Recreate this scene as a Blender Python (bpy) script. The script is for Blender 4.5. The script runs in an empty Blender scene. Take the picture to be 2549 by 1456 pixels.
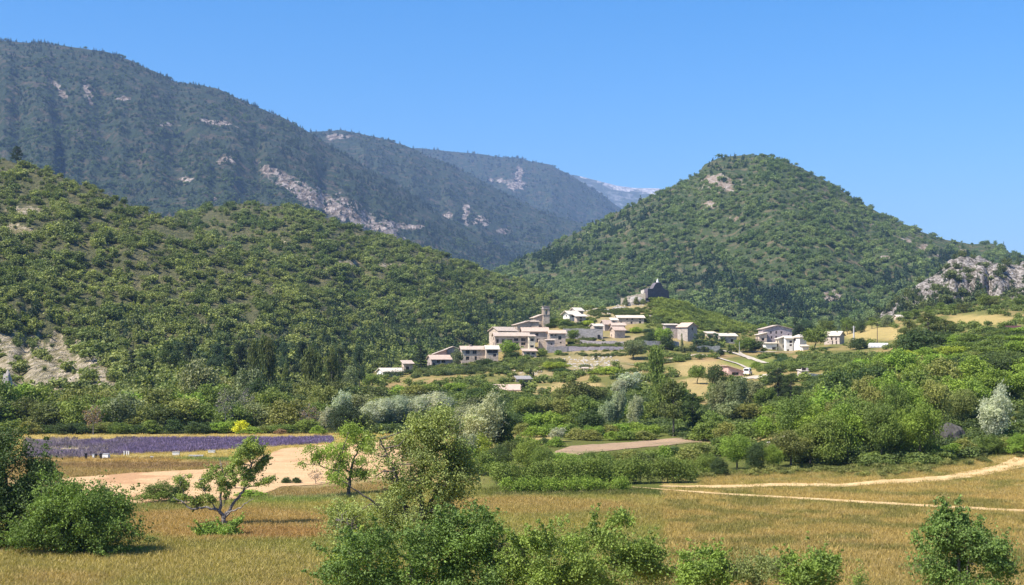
import bpy, bmesh, math, random
import numpy as np
from mathutils import Vector, Matrix

random.seed(7)
RNG = np.random.default_rng(7)
SC = bpy.context.scene
COL = SC.collection
R = math.radians

# ------------------------------------------------------------------ camera, sky, sun, exposure
F, CX, HY, CAMZ = 3500.0, 1274.0, 880.0, 13.0      # focal length / principal column / horizon row of the photograph, eye height
cam_d = bpy.data.cameras.new('camera')
cam = bpy.data.objects.new('camera', cam_d); COL.objects.link(cam)
cam.location = (0, 0, CAMZ); cam.rotation_euler = (R(90), 0, 0)
cam_d.sensor_width = 36.0; cam_d.lens = 36.0 * F / 2548.0
cam_d.shift_y = (HY - 728.0) / 2548.0
cam_d.clip_start = 0.5; cam_d.clip_end = 40000
SC.camera = cam

SUN_EL, SUN_B = 52.0, 30.0        # elevation; sun stands left, this many degrees towards the viewer's back
sdir = Vector((-math.cos(R(SUN_EL)) * math.cos(R(SUN_B)), -math.cos(R(SUN_EL)) * math.sin(R(SUN_B)), math.sin(R(SUN_EL))))
world = bpy.data.worlds.new("World"); SC.world = world; world.use_nodes = True
wn = world.node_tree.nodes; wl = world.node_tree.links; wn.clear()
sky = wn.new('ShaderNodeTexSky'); sky.sky_type = 'NISHITA'; sky.sun_disc = False
sky.sun_elevation = R(SUN_EL); sky.sun_rotation = math.atan2(sdir.x, sdir.y)
sky.altitude = 600; sky.air_density = 1.0; sky.dust_density = 3.0; sky.ozone_density = 6.0
hs = wn.new('ShaderNodeHueSaturation'); hs.inputs['Saturation'].default_value = 1.36
bg = wn.new('ShaderNodeBackground'); bg.inputs['Strength'].default_value = 0.108
wo = wn.new('ShaderNodeOutputWorld')
wl.new(sky.outputs[0], hs.inputs['Color']); wl.new(hs.outputs[0], bg.inputs['Color']); wl.new(bg.outputs[0], wo.inputs['Surface'])
sd = bpy.data.lights.new('sun', 'SUN'); sd.energy = 4.9; sd.angle = R(0.53); sd.color = (1.0, 0.93, 0.82)
so = bpy.data.objects.new('sun', sd); COL.objects.link(so)
so.rotation_euler = sdir.to_track_quat('Z', 'Y').to_euler(); so.location = (-60, -40, 120)
SC.view_settings.view_transform = 'Standard'; SC.view_settings.look = 'None'
SC.view_settings.gamma = 1.0; SC.view_settings.exposure = 0.90; SC.view_settings.use_curve_mapping = False
SC.cycles.volume_bounces = 1; SC.cycles.max_bounces = 6; SC.cycles.diffuse_bounces = 3; SC.cycles.transparent_max_bounces = 4

# ------------------------------------------------------------------ helpers: places
def wx(px, D): return (px - CX) / F * D
def wz(py, D): return CAMZ - (py - HY) / F * D
def pyz(z, D): return HY - (z - CAMZ) * F / D
def flatD(py): return CAMZ * F / (py - HY)
def pts(s):
    a = np.array(s, float); return a[:, 0], a[:, 1]
def L(px, table):
    a, b = pts(table); return np.interp(px, a, b)

def hash2(ix, iy, seed):
    h = (ix.astype(np.int64) * 374761393 + iy.astype(np.int64) * 668265263 + seed * 1442695041) & 0xffffffff
    h = ((h ^ (h >> 13)) * 1274126177) & 0xffffffff
    h = h ^ (h >> 16)
    return (h & 0xffff) / 65535.0
def vnoise(x, y, seed=0):
    x = np.asarray(x, float); y = np.asarray(y, float)
    ix = np.floor(x); iy = np.floor(y); fx = x - ix; fy = y - iy
    fx = fx * fx * (3 - 2 * fx); fy = fy * fy * (3 - 2 * fy)
    a = hash2(ix, iy, seed); b = hash2(ix + 1, iy, seed); c = hash2(ix, iy + 1, seed); d = hash2(ix + 1, iy + 1, seed)
    return (a * (1 - fx) + b * fx) * (1 - fy) + (c * (1 - fx) + d * fx) * fy
def fbm(x, y, seed=0, octv=4):
    s = 0; a = 0.5; t = 0
    for k in range(octv):
        s = s + a * vnoise(x * 2 ** k + 13.7 * k, y * 2 ** k - 7.1 * k, seed + k); t += a; a *= 0.5
    return s / t                      # 0..1

# ------------------------------------------------------------------ helpers: objects
def tag(o, label=None, cat=None, group=None, kind=None):
    if label: o['label'] = label
    if cat: o['category'] = cat
    if group: o['group'] = group
    if kind: o['kind'] = kind
    return o
def link(name, me, mats=(), parent=None):
    o = bpy.data.objects.new(name, me); COL.objects.link(o)
    for m in (mats if isinstance(mats, (list, tuple)) else [mats]): me.materials.append(m)
    if parent is not None: o.parent = parent
    return o
def empty(name, loc, rz=0):
    o = bpy.data.objects.new(name, None); COL.objects.link(o); o.location = loc; o.rotation_euler = (0, 0, rz)
    o.empty_display_size = 0.3
    return o
def np_mesh(name, verts, faces, smooth=False, fattr=None):
    """faces: (n,k) array"""
    me = bpy.data.meshes.new(name)
    verts = np.asarray(verts, np.float32); faces = np.asarray(faces, np.int32)
    n, k = faces.shape
    me.vertices.add(len(verts)); me.vertices.foreach_set('co', verts.ravel())
    me.loops.add(n * k); me.loops.foreach_set('vertex_index', faces.ravel())
    me.polygons.add(n); me.polygons.foreach_set('loop_start', np.arange(0, n * k, k, dtype=np.int32))
    me.polygons.foreach_set('use_smooth', np.full(n, smooth))
    me.update(calc_edges=True)
    if fattr is not None:
        a = me.attributes.new('v', 'FLOAT', 'FACE'); a.data.foreach_set('value', np.asarray(fattr, np.float32))
    return me
class MB:
    """polygon collector for built things"""
    def __init__(s): s.v = []; s.f = []; s.m = []
    def poly(s, pts, m=0):
        i = len(s.v); s.v += [tuple(p) for p in pts]; s.f.append(tuple(range(i, i + len(pts)))); s.m.append(m)
    def box(s, x0, y0, z0, x1, y1, z1, m=0):
        i = len(s.v)
        s.v += [(x0, y0, z0), (x1, y0, z0), (x1, y1, z0), (x0, y1, z0), (x0, y0, z1), (x1, y0, z1), (x1, y1, z1), (x0, y1, z1)]
        for q in ((0, 3, 2, 1), (4, 5, 6, 7), (0, 1, 5, 4), (1, 2, 6, 5), (2, 3, 7, 6), (3, 0, 4, 7)):
            s.f.append(tuple(i + k for k in q)); s.m.append(m)
    def prism(s, top, bot, m=0):
        """closed slab between two same-length loops"""
        n = len(top); i = len(s.v); s.v += [tuple(p) for p in top] + [tuple(p) for p in bot]
        s.f.append(tuple(range(i, i + n))); s.m.append(m)
        s.f.append(tuple(range(i + 2 * n - 1, i + n - 1, -1))); s.m.append(m)
        for k in range(n):
            j = (k + 1) % n
            s.f.append((i + k, i + n + k, i + n + j, i + j)); s.m.append(m)
    def lathe(s, prof, seg=12, c=(0, 0, 0), m=0):
        i = len(s.v)
        for r, z in prof:
            for k in range(seg):
                a = 2 * math.pi * k / seg
                s.v.append((c[0] + r * math.cos(a), c[1] + r * math.sin(a), c[2] + z))
        for j in range(len(prof) - 1):
            for k in range(seg):
                a = i + j * seg + k; b = i + j * seg + (k + 1) % seg
                s.f.append((a, b, b + seg, a + seg)); s.m.append(m)
        s.f.append(tuple(i + k for k in range(seg))[::-1]); s.m.append(m)
        s.f.append(tuple(i + (len(prof) - 1) * seg + k for k in range(seg))); s.m.append(m)
    def build(s, name, mats, parent=None):
        me = bpy.data.meshes.new(name); me.from_pydata(s.v, [], s.f); me.update()
        o = link(name, me, mats, parent)
        for p, m in zip(me.polygons, s.m): p.material_index = m
        bm = bmesh.new(); bm.from_mesh(me); bmesh.ops.recalc_face_normals(bm, faces=bm.faces); bm.to_mesh(me); bm.free()
        return o

# ------------------------------------------------------------------ materials
def srgb(r, g, b, k=1.0):
    f = lambda c: (c / 12.92 if c <= 0.04045 else ((c + 0.055) / 1.055) ** 2.4) * k
    return (f(r / 255), f(g / 255), f(b / 255), 1.0)
def new_mat(name):
    m = bpy.data.materials.new(name); m.use_nodes = True
    nt = m.node_tree; nt.nodes.clear()
    return m, nt.nodes, nt.links
def N(ns, t, **kw):
    n = ns.new(t)
    for k, v in kw.items(): setattr(n, k, v)
    return n
def ramp(ns, stops):
    r = ns.new('ShaderNodeValToRGB'); e = r.color_ramp.elements
    while len(e) < len(stops): e.new(0.5)
    for q, (p, c) in zip(e, stops): q.position = p; q.color = c
    return r
def coords(ns, ls, kind='Object', scale=(1, 1, 1)):
    t = N(ns, 'ShaderNodeTexCoord'); mp = N(ns, 'ShaderNodeMapping'); mp.inputs['Scale'].default_value = scale
    ls.new(t.outputs[kind], mp.inputs[0]); return mp.outputs[0]
def noise(ns, ls, vec, scale, detail=4, rough=0.55):
    n = N(ns, 'ShaderNodeTexNoise'); n.inputs['Scale'].default_value = scale; n.inputs['Detail'].default_value = detail
    n.inputs['Roughness'].default_value = rough; ls.new(vec, n.inputs['Vector']); return n
def mixc(ns, ls, a, b, fac, mode='MIX'):
    m = N(ns, 'ShaderNodeMix', data_type='RGBA', blend_type=mode)
    for s, v in ((m.inputs[6], a), (m.inputs[7], b), (m.inputs[0], fac)):
        if isinstance(v, (tuple, float, int)): s.default_value = v
        else: ls.new(v, s)
    return m.outputs[2]
def math_(ns, ls, op, a, b=0.0, c=None):
    m = N(ns, 'ShaderNodeMath', operation=op)
    for s, v in zip(m.inputs, (a, b, c)):
        if v is None: continue
        if isinstance(v, (float, int)): s.default_value = v
        else: ls.new(v, s)
    return m.outputs[0]
def out(ns, ls, sh):
    o = N(ns, 'ShaderNodeOutputMaterial'); ls.new(sh, o.inputs['Surface'])

def leaf_mat(name, source):
    """source: 'OBJ' -> object colour, 'INST' -> instancer attribute tint"""
    m, ns, ls = new_mat(name)
    if source == 'OBJ': c = N(ns, 'ShaderNodeObjectInfo').outputs['Color']
    else:
        a = N(ns, 'ShaderNodeAttribute', attribute_type='INSTANCER', attribute_name='tint'); c = a.outputs['Color']
    v = N(ns, 'ShaderNodeAttribute', attribute_type='GEOMETRY', attribute_name='v').outputs['Fac']
    gn = noise(ns, ls, coords(ns, ls, 'Object'), 3.0, 2)
    k = math_(ns, ls, 'MULTIPLY_ADD', v, 0.75, 0.62)
    k2 = math_(ns, ls, 'MULTIPLY_ADD', gn.outputs['Fac'], 0.5, 0.75)
    k = math_(ns, ls, 'MULTIPLY', k, k2)
    col = mixc(ns, ls, c, (0.0, 0.0, 0.0, 1), 0.0)
    mul = N(ns, 'ShaderNodeVectorMath', operation='SCALE'); ls.new(col, mul.inputs[0]); ls.new(k, mul.inputs['Scale'])
    yel = mixc(ns, ls, mul.outputs[0], (1.25, 1.12, 0.6, 1), math_(ns, ls, 'MULTIPLY', v, 0.5), 'MULTIPLY')
    b = N(ns, 'ShaderNodeBsdfPrincipled'); b.inputs['Roughness'].default_value = 0.62; b.inputs['Specular IOR Level'].default_value = 0.3
    ls.new(yel, b.inputs['Base Color'])
    t = N(ns, 'ShaderNodeBsdfTranslucent'); tc = mixc(ns, ls, yel, (1.3, 1.35, 0.55, 1), 1.0, 'MULTIPLY'); ls.new(tc, t.inputs['Color'])
    mx = N(ns, 'ShaderNodeMixShader'); mx.inputs[0].default_value = 0.27
    ls.new(b.outputs[0], mx.inputs[1]); ls.new(t.outputs[0], mx.inputs[2]); out(ns, ls, mx.outputs[0])
    return m
LEAF = leaf_mat('leaves', 'OBJ'); LEAFI = leaf_mat('forest_leaves', 'INST')

def bark_mat(name, c1, c2):
    m, ns, ls = new_mat(name)
    n = noise(ns, ls, coords(ns, ls, 'Object', (1, 1, 0.25)), 14, 5)
    r = ramp(ns, [(0.3, c1), (0.7, c2)]); ls.new(n.outputs['Fac'], r.inputs[0])
    b = N(ns, 'ShaderNodeBsdfPrincipled'); b.inputs['Roughness'].default_value = 0.9
    ls.new(r.outputs[0], b.inputs['Base Color'])
    bp = N(ns, 'ShaderNodeBump'); bp.inputs['Strength'].default_value = 0.6; bp.inputs['Distance'].default_value = 0.03
    ls.new(n.outputs['Fac'], bp.inputs['Height']); ls.new(bp.outputs[0], b.inputs['Normal'])
    out(ns, ls, b.outputs[0]); return m
BARK = bark_mat('bark', (0.035, 0.028, 0.024, 1), (0.13, 0.11, 0.095, 1))
BARKPALE = bark_mat('pale_bark', (0.06, 0.05, 0.045, 1), (0.30, 0.27, 0.25, 1))

def hill_mat(name, rock, soil, scrub, scale, scrub2=None):
    m, ns, ls = new_mat(name)
    P = coords(ns, ls, 'Object')
    a = noise(ns, ls, P, scale, 8, 0.62); b2 = noise(ns, ls, P, scale * 6, 4)
    bare = N(ns, 'ShaderNodeAttribute', attribute_type='GEOMETRY', attribute_name='bare').outputs['Fac']
    sc = mixc(ns, ls, scrub, scrub2 or scrub, a.outputs['Fac'])
    r1 = ramp(ns, [(0.50, (0, 0, 0, 1)), (0.66, (1, 1, 1, 1))]); ls.new(b2.outputs['Fac'], r1.inputs[0])
    base = mixc(ns, ls, sc, soil, math_(ns, ls, 'MULTIPLY', r1.outputs[0], 0.75))
    rk = noise(ns, ls, coords(ns, ls, 'Object', (1, 0.3, 1)), scale * 14, 5, 0.7)
    r2 = ramp(ns, [(0.42, soil), (0.62, rock)]); ls.new(rk.outputs['Fac'], r2.inputs[0])
    f = math_(ns, ls, 'ADD', bare, math_(ns, ls, 'MULTIPLY_ADD', b2.outputs['Fac'], 0.8, -0.4))
    r3 = ramp(ns, [(0.42, (0, 0, 0, 1)), (0.6, (1, 1, 1, 1))]); ls.new(f, r3.inputs[0])
    c = mixc(ns, ls, base, r2.outputs[0], r3.outputs[0])
    b = N(ns, 'ShaderNodeBsdfPrincipled'); b.inputs['Roughness'].default_value = 0.95; b.inputs['Specular IOR Level'].default_value = 0.1
    ls.new(c, b.inputs['Base Color'])
    bp = N(ns, 'ShaderNodeBump'); bp.inputs['Strength'].default_value = 0.8; bp.inputs['Distance'].default_value = 0.25 / scale
    ls.new(rk.outputs['Fac'], bp.inputs['Height']); ls.new(bp.outputs[0], b.inputs['Normal'])
    out(ns, ls, b.outputs[0]); return m

def stone_mat(name, c, var=0.35, block=2.2, mortar=0.6, rough=0.9, scale=1.0):
    m, ns, ls = new_mat(name)
    P = coords(ns, ls, 'Object', (scale, scale, scale * 1.5))
    vo = N(ns, 'ShaderNodeTexVoronoi'); vo.inputs['Scale'].default_value = block; ls.new(P, vo.inputs['Vector'])
    bw = N(ns, 'ShaderNodeSeparateColor'); ls.new(vo.outputs['Color'], bw.inputs[0])
    n1 = noise(ns, ls, P, 0.5, 5); n2 = noise(ns, ls, P, 6, 3)
    k = math_(ns, ls, 'MULTIPLY_ADD', bw.outputs[0], var, 1 - var / 2)
    k = math_(ns, ls, 'MULTIPLY', k, math_(ns, ls, 'MULTIPLY_ADD', n1.outputs['Fac'], 0.7, 0.65))
    k = math_(ns, ls, 'MULTIPLY', k, math_(ns, ls, 'MULTIPLY_ADD', n2.outputs['Fac'], 0.3, 0.85))
    oi = N(ns, 'ShaderNodeObjectInfo')
    mul = N(ns, 'ShaderNodeVectorMath', operation='SCALE')
    if c is None: ls.new(oi.outputs['Color'], mul.inputs[0])
    else: mul.inputs[0].default_value = c[:3]
    ls.new(k, mul.inputs['Scale'])
    b = N(ns, 'ShaderNodeBsdfPrincipled'); b.inputs['Roughness'].default_value = rough; b.inputs['Specular IOR Level'].default_value = 0.2
    ls.new(mul.outputs[0], b.inputs['Base Color'])
    bp = N(ns, 'ShaderNodeBump'); bp.inputs['Strength'].default_value = mortar; bp.inputs['Distance'].default_value = 0.06
    ls.new(bw.outputs[1], bp.inputs['Height']); ls.new(bp.outputs[0], b.inputs['Normal'])
    out(ns, ls, b.outputs[0]); return m
WALL = stone_mat('village_masonry', None, 0.35, 2.2, 0.6)
PLASTER = stone_mat('limewashed_render', None, 0.08, 0.6, 0.1)
RUBBLE = stone_mat('rubble_stone', (0.30, 0.26, 0.23), 0.7, 1.6, 1.0)
ROCK = stone_mat('limestone_rock', (0.42, 0.38, 0.34), 0.9, 0.7, 1.0)

def roof_mat():
    m, ns, ls = new_mat('canal_tiles')
    P = coords(ns, ls, 'Object')
    w = N(ns, 'ShaderNodeTexWave', wave_type='BANDS', bands_direction='X'); w.inputs['Scale'].default_value = 1.3; w.inputs['Distortion'].default_value = 0.6
    ls.new(P, w.inputs['Vector'])
    n1 = noise(ns, ls, P, 1.2, 6, 0.7); n2 = noise(ns, ls, P, 9, 2)
    oi = N(ns, 'ShaderNodeObjectInfo').outputs['Color']
    k = math_(ns, ls, 'MULTIPLY_ADD', n1.outputs['Fac'], 0.8, 0.6)
    k = math_(ns, ls, 'MULTIPLY', k, math_(ns, ls, 'MULTIPLY_ADD', w.outputs['Fac'], 0.25, 0.85))
    k = math_(ns, ls, 'MULTIPLY', k, math_(ns, ls, 'MULTIPLY_ADD', n2.outputs['Fac'], 0.4, 0.8))
    mul = N(ns, 'ShaderNodeVectorMath', operation='SCALE'); ls.new(oi, mul.inputs[0]); ls.new(k, mul.inputs['Scale'])
    b = N(ns, 'ShaderNodeBsdfPrincipled'); b.inputs['Roughness'].default_value = 0.85; ls.new(mul.outputs[0], b.inputs['Base Color'])
    bp = N(ns, 'ShaderNodeBump'); bp.inputs['Strength'].default_value = 0.8; bp.inputs['Distance'].default_value = 0.08
    ls.new(w.outputs['Fac'], bp.inputs['Height']); ls.new(bp.outputs[0], b.inputs['Normal'])
    out(ns, ls, b.outputs[0]); return m
TILES = roof_mat()
def plain(name, c, rough=0.7, nv=0.25, ns_=4.0, metal=0.0):
    m, ns, ls = new_mat(name)
    n = noise(ns, ls, coords(ns, ls), ns_, 4)
    c2 = tuple(x * (1 - nv) for x in c[:3]) + (1,); r = ramp(ns, [(0.3, c2), (0.7, tuple(c[:3]) + (1,))]); ls.new(n.outputs['Fac'], r.inputs[0])
    b = N(ns, 'ShaderNodeBsdfPrincipled'); b.inputs['Roughness'].default_value = rough; b.inputs['Metallic'].default_value = metal
    ls.new(r.outputs[0], b.inputs['Base Color']); out(ns, ls, b.outputs[0]); return m
GLASS = plain('window_glass', (0.02, 0.022, 0.03), 0.15, 0.3)
SHUT = plain('shutter_paint', (0.22, 0.16, 0.13), 0.6)
WOOD = plain('dark_wood', (0.07, 0.05, 0.04), 0.8)
WHITE = plain('white_paint', (0.78, 0.77, 0.76), 0.5, 0.1)
BLACK = plain('black_plastic', (0.012, 0.012, 0.015), 0.45)
GREY = plain('weathered_metal', (0.42, 0.42, 0.42), 0.5, 0.2)
TYRE = plain('rubber', (0.02, 0.02, 0.02), 0.8)
CONC = plain('pale_concrete', (0.5, 0.48, 0.46), 0.85, 0.2, 0.8)

# ------------------------------------------------------------------ terrain functions
KN = [5, 130, 160, 200, 250, 300, 340, 380, 430, 450, 458, 463, 470, 473, 479, 483, 485, 492, 500, 530, 560, 600, 650, 700, 850, 1100]
def prof(s):
    a = sorted(s.items()); return np.interp(KN, [k for k, _ in a], [v for _, v in a])
COLS = [
 (-2600, prof({5: 0, 1100: 0})), (760, prof({5: 0, 300: 0, 430: 1, 1100: 0})),
 (950, prof({300: .5, 380: 3.5, 430: 5.5, 470: 7, 510: 7, 560: 5, 650: 2, 850: 0})),
 (1100, prof({280: 0, 300: 1, 380: 5, 430: 8, 470: 9.5, 510: 9, 560: 7, 650: 3, 850: 0})),
 (1240, prof({260: 0, 300: 2, 380: 5.5, 430: 9, 450: 11, 470: 15.4, 485: 17, 500: 17, 560: 13, 650: 6, 850: 0})),
 (1320, prof({260: 0, 300: 2.2, 380: 5.8, 430: 9.5, 450: 12, 470: 15.7, 485: 18, 500: 22.5, 530: 23, 560: 18, 650: 8, 850: 0})),
 (1400, prof({250: 0, 300: 2.5, 380: 6, 430: 10, 450: 12.2, 458: 12.5, 463: 15.3, 470: 15.6, 473: 17.0, 479: 17.5, 483: 20.8, 492: 21.5, 500: 22.5, 530: 26, 560: 27, 600: 22, 650: 13, 850: 0})),
 (1500, prof({250: 0, 300: 3, 380: 7, 430: 10, 450: 12.2, 458: 12.5, 463: 15.2, 470: 15.4, 473: 17.0, 479: 17.5, 485: 18.5, 492: 19.5, 500: 21, 530: 28, 560: 32, 600: 29, 650: 21, 700: 12, 850: 2})),
 (1550, prof({250: 0, 300: 3, 380: 7, 430: 10, 450: 12.0, 458: 12.4, 463: 15.0, 470: 15.2, 473: 17.0, 479: 17.4, 485: 18, 500: 20.5, 530: 28, 560: 33, 600: 31, 650: 22, 700: 13, 850: 2})),
 (1600, prof({250: 0, 300: 3, 380: 7, 430: 9.5, 450: 12.5, 470: 15.7, 485: 18, 500: 21, 530: 28, 560: 33.6, 600: 33, 650: 24, 700: 14, 850: 2})),
 (1680, prof({220: 0, 300: 2, 380: 7, 430: 11, 470: 14, 485: 16.5, 500: 19, 530: 27, 560: 33.5, 600: 33, 650: 25, 700: 15, 850: 2})),
 (1760, prof({220: 0, 300: 2, 380: 7, 430: 11, 450: 12.5, 470: 14.3, 485: 16, 500: 18, 530: 24, 560: 28.5, 600: 28, 650: 21, 850: 2})),
 (1850, prof({200: 0, 300: 3.5, 340: 5.5, 380: 7, 430: 11, 450: 12, 470: 13.7, 500: 16, 530: 19.5, 560: 24, 600: 24, 650: 18, 850: 4})),
 (1950, prof({180: 0, 200: 1, 250: 3, 300: 6, 340: 8, 380: 9.3, 430: 11, 470: 13.3, 500: 14.5, 560: 20, 600: 21, 700: 16, 850: 8})),
 (2080, prof({160: 0, 200: 1.5, 250: 4, 300: 6.5, 340: 8.5, 380: 10.3, 430: 12.3, 485: 16, 530: 18, 600: 22, 700: 22, 850: 12})),
 (2200, prof({150: 0, 200: 3, 250: 6, 300: 8.5, 380: 12, 470: 15.5, 530: 21, 600: 27, 700: 28, 850: 18})),
 (2350, prof({150: 0, 160: .5, 200: 4, 250: 9, 340: 14.5, 380: 17, 470: 23.3, 530: 27.5, 600: 32, 700: 37, 850: 30})),
 (2500, prof({150: 0, 165: .6, 200: 5, 250: 11, 300: 15, 340: 18, 380: 20.5, 470: 26.2, 530: 30, 600: 34.5, 700: 41, 850: 38})),
 (5200, prof({150: 0, 200: 6, 250: 13, 300: 17, 380: 23, 470: 29, 600: 38, 700: 46, 850: 44})),
]
CPX = np.array([c[0] for c in COLS], float); CZ = np.array([c[1] for c in COLS])
def ground_z(px, D):
    px = np.asarray(px, float); D = np.asarray(D, float)
    px, D = np.broadcast_arrays(px, D)
    Z = np.stack([np.interp(D, KN, CZ[i]) for i in range(len(COLS))])
    i = np.clip(np.searchsorted(CPX, px) - 1, 0, len(COLS) - 2)
    t = np.clip((px - CPX[i]) / (CPX[i + 1] - CPX[i]), 0, 1); t = t * t * (3 - 2 * t)
    z0 = np.take_along_axis(Z, i[None], 0)[0]; z1 = np.take_along_axis(Z, (i + 1)[None], 0)[0]
    z = z0 * (1 - t) + z1 * t
    x = wx(px, D)
    z = z + (fbm(x / 14, D / 14, 3, 3) - 0.5) * np.clip(z * 0.12, 0.0, 1.3) + (fbm(x / 40, D / 40, 5, 2) - .5) * 0.25
    return z

HILLS = {}
def hill_fn(px, D, h, noisy=True):
    px = np.asarray(px, float); D = np.asarray(D, float); px, D = np.broadcast_arrays(px, D)
    ac = (HY - L(px, h['sil'])) / F; Dc = L(px, h['Dc']) if isinstance(h['Dc'], list) else h['Dc']
    Df = L(px, h['Df']) if isinstance(h['Df'], list) else h['Df']
    W = Dc - Df; zf = h.get('zf', 0.0); af = (zf - CAMZ) / Df; p = h.get('p', 1.5)
    t = (D - Df) / W; tt = np.clip(t, 0, 1)
    s = 1 - (1 - tt) ** p
    z = CAMZ + (af + (ac - af) * s) * D
    zc = CAMZ + ac * Dc; dD = D - Dc
    back = zc + ac * dD - (zc + ac * W) * (dD / W) ** 2
    z = np.where(t > 1, back, z)
    z = np.where(t < 0, zf + (D - Df) * 0.25, z)
    if noisy:
        x = wx(px, D); A = h.get('amp', 0.05) * np.maximum(zc, 20); S = h.get('ns', 120.0)
        fade = np.clip(tt * 3, 0, 1) * np.where(t > 1, 0.3, np.clip((1 - tt) * 3, 0.12, 1))
        g = 1 - np.abs(fbm(px / h.get('gx', 110), tt * 1.3 + 3.1, h['seed'], 3) - 0.5) * 4
        z = z + A * fade * ((fbm(x / S, D / S, h['seed'] + 9, 5) - 0.5) * 2 - 0.5 * np.clip(g, 0, 1))
    return np.maximum(z, -8.0)

HILLS['left_spur'] = dict(seed=11, p=1.35, amp=0.10, ns=60, gx=130, Dc=[(-900, 900), (22, 760), (420, 700), (1100, 640)], Df=[(-900, 250), (0, 262), (300, 270), (760, 330), (1100, 420)],
    sil=[(-1400, 260), (-400, 340), (22, 396), (100, 420), (200, 456), (280, 491), (350, 521), (420, 546), (520, 590), (640, 650), (800, 735), (950, 830), (1100, 905), (1300, 960)])
HILLS['wooded_hump'] = dict(seed=23, p=1.4, amp=0.13, ns=70, gx=140, Dc=950, Df=[(0, 400), (760, 400), (1100, 520), (1300, 600), (1600, 620)],
    sil=[(-200, 760), (150, 660), (300, 600), (420, 545), (520, 520), (600, 505), (700, 509), (800, 532), (900, 569), (1000, 600), (1100, 634), (1200, 674), (1300, 709), (1400, 744), (1450, 768), (1550, 800), (1700, 860), (1900, 900)])
HILLS['cone_hill'] = dict(seed=37, p=1.5, amp=0.085, ns=150, gx=150, Dc=[(1000, 1500), (1850, 1650), (2600, 1500)], Df=760, zf=6,
    sil=[(900, 830), (1100, 740), (1250, 668), (1350, 622), (1450, 571), (1550, 519), (1640, 476), (1700, 450), (1738, 430), (1752, 406), (1790, 388), (1860, 381), (1920, 390), (1980, 410), (2050, 445), (2130, 495), (2200, 535), (2280, 570), (2350, 594), (2420, 606), (2470, 604), (2520, 632), (2600, 665), (2800, 720), (3200, 760)])
HILLS['big_mountain'] = dict(seed=51, p=1.45, amp=0.085, ns=420, gx=95, Dc=3500, Df=1500,
    sil=[(-1500, 60), (-500, 80), (22, 100), (150, 111), (270, 126), (330, 148), (390, 178), (435, 200), (540, 216), (620, 253), (700, 288), (765, 325), (830, 366), (900, 408), (1000, 468), (1100, 532), (1200, 590), (1300, 645), (1450, 730), (1600, 820)])
HILLS['second_mountain'] = dict(seed=67, p=1.45, amp=0.085, ns=500, gx=85, Dc=4800, Df=2600,
    sil=[(300, 520), (600, 390), (700, 345), (775, 324), (850, 321), (900, 332), (960, 345), (1040, 376), (1100, 402), (1200, 452), (1300, 502), (1400, 545), (1470, 560), (1600, 640), (1750, 760)])
HILLS['third_mountain'] = dict(seed=81, p=1.45, amp=0.07, ns=600, gx=80, Dc=6800, Df=4000,
    sil=[(600, 500), (800, 420), (950, 374), (1040, 366), (1100, 373), (1200, 384), (1290, 396), (1370, 409), (1430, 441), (1500, 486), (1545, 518), (1650, 620), (1800, 760)])
HILLS['pale_ridge'] = dict(seed=95, p=1.4, amp=0.03, ns=700, gx=70, Dc=10500, Df=7000,
    sil=[(1000, 560), (1200, 450), (1380, 430), (1430, 434), (1470, 444), (1510, 454), (1540, 462), (1580, 467), (1640, 468), (1700, 480), (1850, 560), (2000, 700)])
HILLS['rocky_ridge'] = dict(seed=103, p=1.3, amp=0.22, ns=15, gx=40, Dc=[(2000, 700), (2390, 760), (3200, 800)], Df=[(2000, 600), (2300, 560), (3200, 560)], zf=12,
    sil=[(2050, 880), (2120, 825), (2170, 792), (2230, 750), (2300, 695), (2350, 664), (2390, 634), (2430, 640), (2470, 650), (2526, 656), (2700, 620), (3200, 560), (3500, 560)])
def surf(px, D):
    z = ground_z(px, D)
    for k in ('left_spur', 'wooded_hump', 'rocky_ridge', 'cone_hill'): z = np.maximum(z, hill_fn(px, D, HILLS[k]))
    return z

def ell(px, py, L_):
    """soft union of ellipses (cx,cy,rx,ry[,angle deg])"""
    v = np.zeros(np.broadcast(px, py).shape)
    for e in L_:
        cx, cy, rx, ry = e[:4]; a = R(e[4]) if len(e) > 4 else 0
        dx = px - cx; dy = py - cy; u = dx * math.cos(a) + dy * math.sin(a); w = -dx * math.sin(a) + dy * math.cos(a)
        v = np.maximum(v, 1 - np.sqrt((u / rx) ** 2 + (w / ry) ** 2) * 0.5)
    return np.clip(v, 0, 1)      # 0.5 on the ellipse, 1 in the centre

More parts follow.
